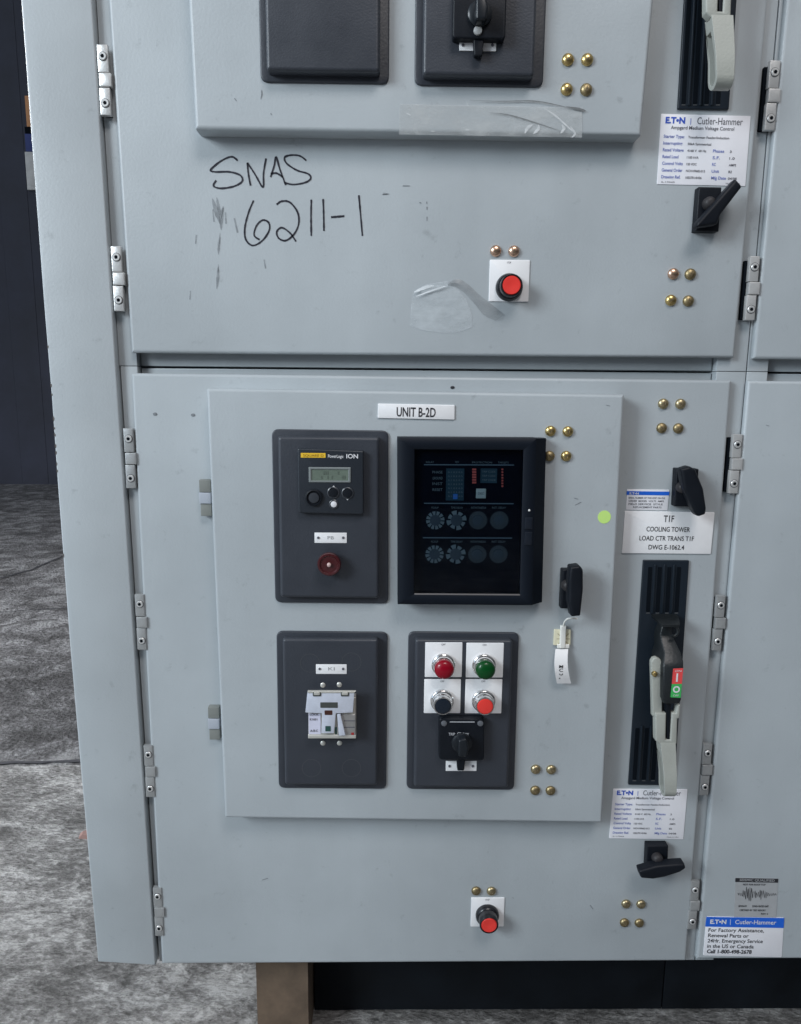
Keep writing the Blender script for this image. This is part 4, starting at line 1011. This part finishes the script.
# ------------------------------------------------------------------ end panel at the left
Lp = [(22.5, 0), (99.5, 960)]; Rp = [(91.8, 0), (154.8, 955)]
EDGE = [(22.5, 0), (32, 137), (40.6, 256), (44.3, 300), (52.5, 400), (58.6, 488), (71, 650), (82.3, 780), (98.6, 962)]
def edge(y):
    for (x0, y0), (x1, y1) in zip(EDGE[:-1], EDGE[1:]):
        if y <= y1: return (x0+(x1-x0)*(y-y0)/(y1-y0), y)
    return EDGE[-1]
def lin(P, y): 
    (x0, y0), (x1, y1) = P; return (x0+(x1-x0)*(y-y0)/(y1-y0), y)
pts = [U(*lin(Lp, 962), 0), U(*lin(Rp, 965.5), 0)]
a = U(*lin(Lp, 0), 0); b = U(*lin(Lp, 962), 0); k = (z_top-b[1])/(a[1]-b[1]); tl = (b[0]+(a[0]-b[0])*k, z_top)
a2_ = U(*lin(Rp, 0), 0); b2_ = U(*lin(Rp, 965), 0); k = (z_top-b2_[1])/(a2_[1]-b2_[1]); tr = (b2_[0]+(a2_[0]-b2_[0])*k, z_top)
ep = empty('end_panel', ((pts[0][0]+pts[1][0])/2, .3, pts[0][1]), 'tall plain grey steel end panel left of the hinged doors, chipped along its left edge', 'panel')
mb = MB(); slab(mb, [tl, tr, pts[1]]+[(U(*edge(y), 0)[0]-.0012, U(*edge(y), 0)[1]) for y in (962, 780, 650, 488, 400, 300, 137)], .030, 0, .0008, .0022, n=3)
build(mb, 'front_sheet', PAINT, ep)
mb = MB(); g_ = .012
slab(mb, [(tl[0]+g_+.006, tl[1]-.004), (tr[0]-.004, tr[1]-.004), (pts[1][0]-.004, pts[1][1]+.004), (pts[0][0]+g_, pts[0][1]+.004)], .85, .0302, 0, .001); build(mb, 'side_body', PAINT, ep)
mb = MB()
for k in range(11):
    t = (.40, .41, .435, .445, .452, .463, .470, .482, .489, .577, .36)[k]
    py = 962*t; px = edge(py)[0]-.35; x, z = U(px, py, 0); w = random.uniform(.0008, .0018)
    mb = MB(); slab(mb, [(x-.0006, z+random.uniform(.001, .004)), (x+w, z+.0005), (x+w*.7, z-.002), (x-.0006, z-random.uniform(.001, .004))], .002, -.0003, 0, 0)
    build(mb, 'paint_chip', mat('chips', (.10, .09, .085), .8, var=.3, vscale=200), ep)
# dark strip painting the shade inside the gap
mb = MB(); z0_, z1_ = z_bot, z_top
xa, xb = xl_at(LE2, z0_), xl_at(LE, z1_)
slab(mb, [(pts[1][0]-.006, z0_+.003), (xa+.002, z0_+.003), (xb+.004, z1_-.01), (tr[0]-.006, z1_-.01)], .05, .034, 0, 0)
build(mb, 'panel_gap_shade', mat('panel_gap_shade', (.022, .025, .030), .8, var=.3, vscale=40), ep)

# ------------------------------------------------------------------ floor, background
ZF = z_bot-.21
def ground_mat(name, c1, c2, scale, bump, c3=None, crack=True, dist=.012, streak=False):
    m = bpy.data.materials.new(name); m.use_nodes = True; nt = m.node_tree; N = nt.nodes; L = nt.links; b = N['Principled BSDF']
    tc = N.new('ShaderNodeTexCoord')
    n1 = N.new('ShaderNodeTexNoise'); n1.inputs['Scale'].default_value = scale; n1.inputs['Detail'].default_value = 10; n1.inputs['Roughness'].default_value = .7; n1.inputs['Distortion'].default_value = .6
    n2 = N.new('ShaderNodeTexNoise'); n2.inputs['Scale'].default_value = scale*7; n2.inputs['Detail'].default_value = 8; n2.inputs['Roughness'].default_value = .75
    vo = N.new('ShaderNodeTexVoronoi'); vo.inputs['Scale'].default_value = scale*9; 
    if streak:   # trowel and drag marks running one way
        mp = N.new('ShaderNodeMapping'); mp.inputs['Rotation'].default_value = (0, 0, .7); mp.inputs['Scale'].default_value = (1, 1.8, 1)
        L.new(tc.outputs['Object'], mp.inputs[0]); src = mp.outputs[0]
    else: src = tc.outputs['Object']
    for n in (n1, n2, vo): L.new(src, n.inputs['Vector'])
    k1 = N.new('ShaderNodeMath'); k1.operation = 'MULTIPLY'; k1.inputs[1].default_value = 1.1; L.new(n1.outputs['Fac'], k1.inputs[0])
    nb = N.new('ShaderNodeTexNoise'); nb.inputs['Scale'].default_value = 1.7; nb.inputs['Detail'].default_value = 3; L.new(tc.outputs['Object'], nb.inputs['Vector'])
    kb = N.new('ShaderNodeMath'); kb.operation = 'MULTIPLY_ADD'; kb.inputs[1].default_value = .55; L.new(nb.outputs['Fac'], kb.inputs[0]); L.new(k1.outputs[0], kb.inputs[2])
    kc = N.new('ShaderNodeMath'); kc.operation = 'SUBTRACT'; kc.inputs[1].default_value = .275; L.new(kb.outputs[0], kc.inputs[0]); k1 = kc
    mx = N.new('ShaderNodeMath'); mx.operation = 'MULTIPLY_ADD'; mx.inputs[1].default_value = .9; L.new(n2.outputs['Fac'], mx.inputs[0]); L.new(k1.outputs[0], mx.inputs[2])
    h = N.new('ShaderNodeMath'); h.operation = 'MULTIPLY'; h.inputs[1].default_value = .5; L.new(mx.outputs[0], h.inputs[0])
    cr = N.new('ShaderNodeValToRGB'); L.new(h.outputs[0], cr.inputs[0])
    e = cr.color_ramp.elements; e[0].position = .42; e[0].color = (*c1, 1); e[1].position = .585; e[1].color = (*c2, 1)
    if c3: q = e.new(.505); q.color = (*c3, 1)
    L.new(cr.outputs[0], b.inputs['Base Color'])
    rr = N.new('ShaderNodeMapRange'); rr.inputs[1].default_value = .35; rr.inputs[2].default_value = .6; rr.inputs[3].default_value = .75; rr.inputs[4].default_value = .38
    L.new(n1.outputs['Fac'], rr.inputs[0]); L.new(rr.outputs[0], b.inputs['Roughness'])
    ad = N.new('ShaderNodeMath'); ad.operation = 'MULTIPLY_ADD'; ad.inputs[1].default_value = .35; L.new(vo.outputs['Distance'], ad.inputs[0]); L.new(mx.outputs[0], ad.inputs[2])
    bp = N.new('ShaderNodeBump'); bp.inputs['Strength'].default_value = bump; bp.inputs['Distance'].default_value = dist
    L.new(ad.outputs[0], bp.inputs['Height']); L.new(bp.outputs[0], b.inputs['Normal'])
    return m
CONC = ground_mat('worn_concrete', (.10, .096, .092), (.56, .55, .54), 7.5, 1.0, (.27, .262, .255), dist=.02, streak=True)
ASPH = ground_mat('rough_paving', (.055, .052, .052), (.36, .355, .36), 8, 1.0, (.145, .14, .142), dist=.03)
mb = MB(); mb.add([(-14, -6, ZF-.004), (14, -6, ZF-.004), (14, 16, ZF-.004), (-14, 16, ZF-.004)], [[0, 1, 2, 3]], False)
build(mb, 'floor', ASPH, None, kind='structure')
ye = UF(60, 766, ZF)[1]
mb = MB(); top = []; xs_ = [(-6+i*.12) for i in range(90)]
for x in xs_: top.append((x, ye+random.uniform(-.004, .004), ZF+.002))
v = [(x, -4.5, ZF+.002) for x in xs_]+top+[(p[0], p[1]+.006, ZF-.02) for p in top]; n = len(xs_)
f = [[i, i+1, n+i+1, n+i] for i in range(n-1)]+[[n+i, n+i+1, 2*n+i+1, 2*n+i] for i in range(n-1)]
mb.add(v, f, False); build(mb, 'concrete_slab', CONC, None, kind='structure')
# dark joint and cracks in the paving
mb = MB()
def crack(pts, w):
    P = [UF(px, py, ZF) for px, py in pts]; Pn = []
    for i in range(len(P)-1):
        for t in range(8):
            k = t/8; Pn.append((P[i][0]*(1-k)+P[i+1][0]*k+random.uniform(-.004, .004), P[i][1]*(1-k)+P[i+1][1]*k+random.uniform(-.006, .006)))
    Pn.append(P[-1]); v = []; f = []
    for i, p in enumerate(Pn):
        a = Vector(Pn[max(i-1, 0)]); b = Vector(Pn[min(i+1, len(Pn)-1)]); t = (b-a).normalized(); q = Vector((-t.y, t.x))*w*random.uniform(.3, 1)
        v += [(p[0]+q.x, p[1]+q.y, ZF+.0002), (p[0]-q.x, p[1]-q.y, ZF+.0002)]
    mb.add(v, [[2*i, 2*i+1, 2*i+3, 2*i+2] for i in range(len(Pn)-1)], False)
crack([(0, 578), (30, 570), (63, 556), (110, 540)], .012); crack([(0, 536), (70, 530)], .006); crack([(0, 612), (75, 607)], .006)
crack([(-10, 763), (90, 761)], .010)
build(mb, 'floor_cracks', mat('crack_dark', (.035, .035, .04), .9), None, kind='structure')
# dark wall far behind
YW = 7.4
mb = MB()
nrib = 60
for i in range(nrib):
    x0 = -9+i*.3
    slab(mb, [(x0, ZF-.004), (x0+.298, ZF-.004), (x0+.298, 6.5), (x0, 6.5)], YW+.1, YW+(.0 if i % 2 else .002), 0, 0)
wall = build(mb, 'background_wall', mat('dark_navy_cladding', (.040, .043, .062), .8, var=.45, vscale=.9), None)
wall['label'] = 'dark navy clad wall far behind, beyond the left edge of the cabinets'; wall['category'] = 'wall'
# sign high on that wall
def UW(px, py, y=YW-.02):
    return U(px, py, -y)
a = UW(25, 96); b = UW(38, 192)
sg = empty('wall_sign', ((a[0]+b[0])/2, YW-.02, b[1]), 'small white and blue board with an orange top, glimpsed high at the far left edge', 'sign')
for nm, y0, y1, mt in (('orange_strip', 96, 127, mat('sign_orange', (.55, .25, .10), .6)), ('dark_strip', 127, 134, SLOT), ('blue_strip', 134, 152, mat('sign_blue', (.02, .035, .16), .6)), ('white_board', 152, 190, mat('sign_white', (.55, .54, .52), .6, var=.2, vscale=8))):
    p, q = UW(25, y0), UW(36+(y0-100)*.06, y1); mb = MB(); slab(mb, [(p[0], p[1]), (q[0], p[1]), (q[0], q[1]), (p[0], q[1])], YW, YW-.03, 0, .002); build(mb, nm, mt, sg)
# wooden block carrying the cabinet
x0, y0 = UF(254, 992, ZF); x1, _ = UF(302, 992, ZF)
zt_b = z_bot-.0005
xa, xb = U(256, 970, -.05)[0], U(308, 970, -.05)[0]
mb = MB(); 
def beam(x0, x1, y0, y1, z0, z1):
    n = 8; v = []; 
    for i in range(n+1):
        yy = y0+(y1-y0)*i/n; j = lambda: random.uniform(-.0012, .0012)
        v += [(x0+j(), yy, z0), (x1+j(), yy, z0), (x1+j(), yy, z1), (x0+j(), yy, z1)]
    f = [[0, 1, 2, 3], [n*4, n*4+3, n*4+2, n*4+1]]
    for i in range(n):
        for k in range(4): f.append([i*4+k, i*4+(k+1) % 4, (i+1)*4+(k+1) % 4, (i+1)*4+k])
    mb.add(v, f, False)
beam(xa, xb, .050, .80, ZF+.0025, zt_b)
wb = build(mb, 'wood_block', WOOD, None); wb['label'] = 'rough timber block the grey cabinets rest on, showing below the bottom door'; wb['category'] = 'timber'
# brick crumb beside the panel
x, y = UF(92, 836, ZF); mb = MB(); pts3 = []
for (dx_, dy_) in ((-.03, -.015), (.03, -.02), (.035, .015), (.0, .03), (-.035, .01)):
    pts3.append((x+dx_, y+dy_))
v = [(p[0], p[1], ZF+.001) for p in pts3]+[(x+(p[0]-x)*.7, y+(p[1]-y)*.7, ZF+.010) for p in pts3]
mb.add(v, [[0, 1, 2, 3, 4], [5, 6, 7, 8, 9]]+[[i, (i+1) % 5, (i+1) % 5+5, i+5] for i in range(5)], False)
br = build(mb, 'brick_fragment', BRICK, None); br['label'] = 'small reddish brick fragment on the pale floor left of the end panel'; br['category'] = 'rubble'

# ------------------------------------------------------------------ light
w = bpy.data.worlds.new('World'); S.world = w; w.use_nodes = True
nt = w.node_tree; N = nt.nodes; L = nt.links; bg = N['Background']
tc = N.new('ShaderNodeTexCoord'); sp = N.new('ShaderNodeSeparateXYZ'); L.new(tc.outputs['Generated'], sp.inputs[0])
cr = N.new('ShaderNodeValToRGB'); mr = N.new('ShaderNodeMapRange'); mr.inputs[1].default_value = -1; mr.inputs[2].default_value = 1
L.new(sp.outputs['Z'], mr.inputs[0]); L.new(mr.outputs[0], cr.inputs[0])
e = cr.color_ramp.elements; e[0].position = .40; e[0].color = (.03, .03, .034, 1); e[1].position = .85; e[1].color = (.46, .48, .52, 1)
q = e.new(.52); q.color = (.07, .074, .085, 1)
# soft bright sector added to the unseen left surroundings for edge highlights
vm = N.new('ShaderNodeVectorMath'); vm.operation = 'DOT_PRODUCT'; vm.inputs[1].default_value = Vector((-.93, -.28, .22)).normalized()
L.new(tc.outputs['Generated'], vm.inputs[0])
m2 = N.new('ShaderNodeMapRange'); m2.interpolation_type = 'SMOOTHSTEP'; m2.inputs[1].default_value = .55; m2.inputs[2].default_value = .95; m2.inputs[3].default_value = 0; m2.inputs[4].default_value = 1
L.new(vm.outputs['Value'], m2.inputs[0])
mxc = N.new('ShaderNodeMix'); mxc.data_type = 'RGBA'; mxc.inputs[7].default_value = (1.5, 1.85, 2.25, 1)
L.new(m2.outputs[0], mxc.inputs[0]); L.new(cr.outputs[0], mxc.inputs[6]); L.new(mxc.outputs[2], bg.inputs[0]); bg.inputs[1].default_value = .70
def area(name, loc, tgt, sx, sy, power, col):
    l = bpy.data.lights.new(name, 'AREA'); l.shape = 'RECTANGLE'; l.size = sx; l.size_y = sy; l.energy = power; l.color = col
    o = bpy.data.objects.new(name, l); COL.objects.link(o); o.location = loc
    o.rotation_euler = (Vector(tgt)-Vector(loc)).to_track_quat('-Z', 'Y').to_euler(); return o
area('doorway_light', (-3.5, -2.9, 2.7), (.3, 0, .4), 1.6, 1.6, 245, (.86, .945, 1.0))
area('roof_light', (1.0, -2.1, 3.6), (.6, 0, .3), 1.3, .9, 64, (1.0, .95, .93))
area('yard_light', (-3.0, 1.2, 2.6), (-.9, 1.1, ZF), 1.6, 1.6, 240, (.97, .98, 1.0))
S.view_settings.view_transform = 'Standard'; S.view_settings.look = 'None'; S.view_settings.exposure = -.32; S.view_settings.gamma = 1
S.render.engine = 'CYCLES'
S.render.resolution_x = 801; S.render.resolution_y = 1024
S.cycles.use_denoising = True
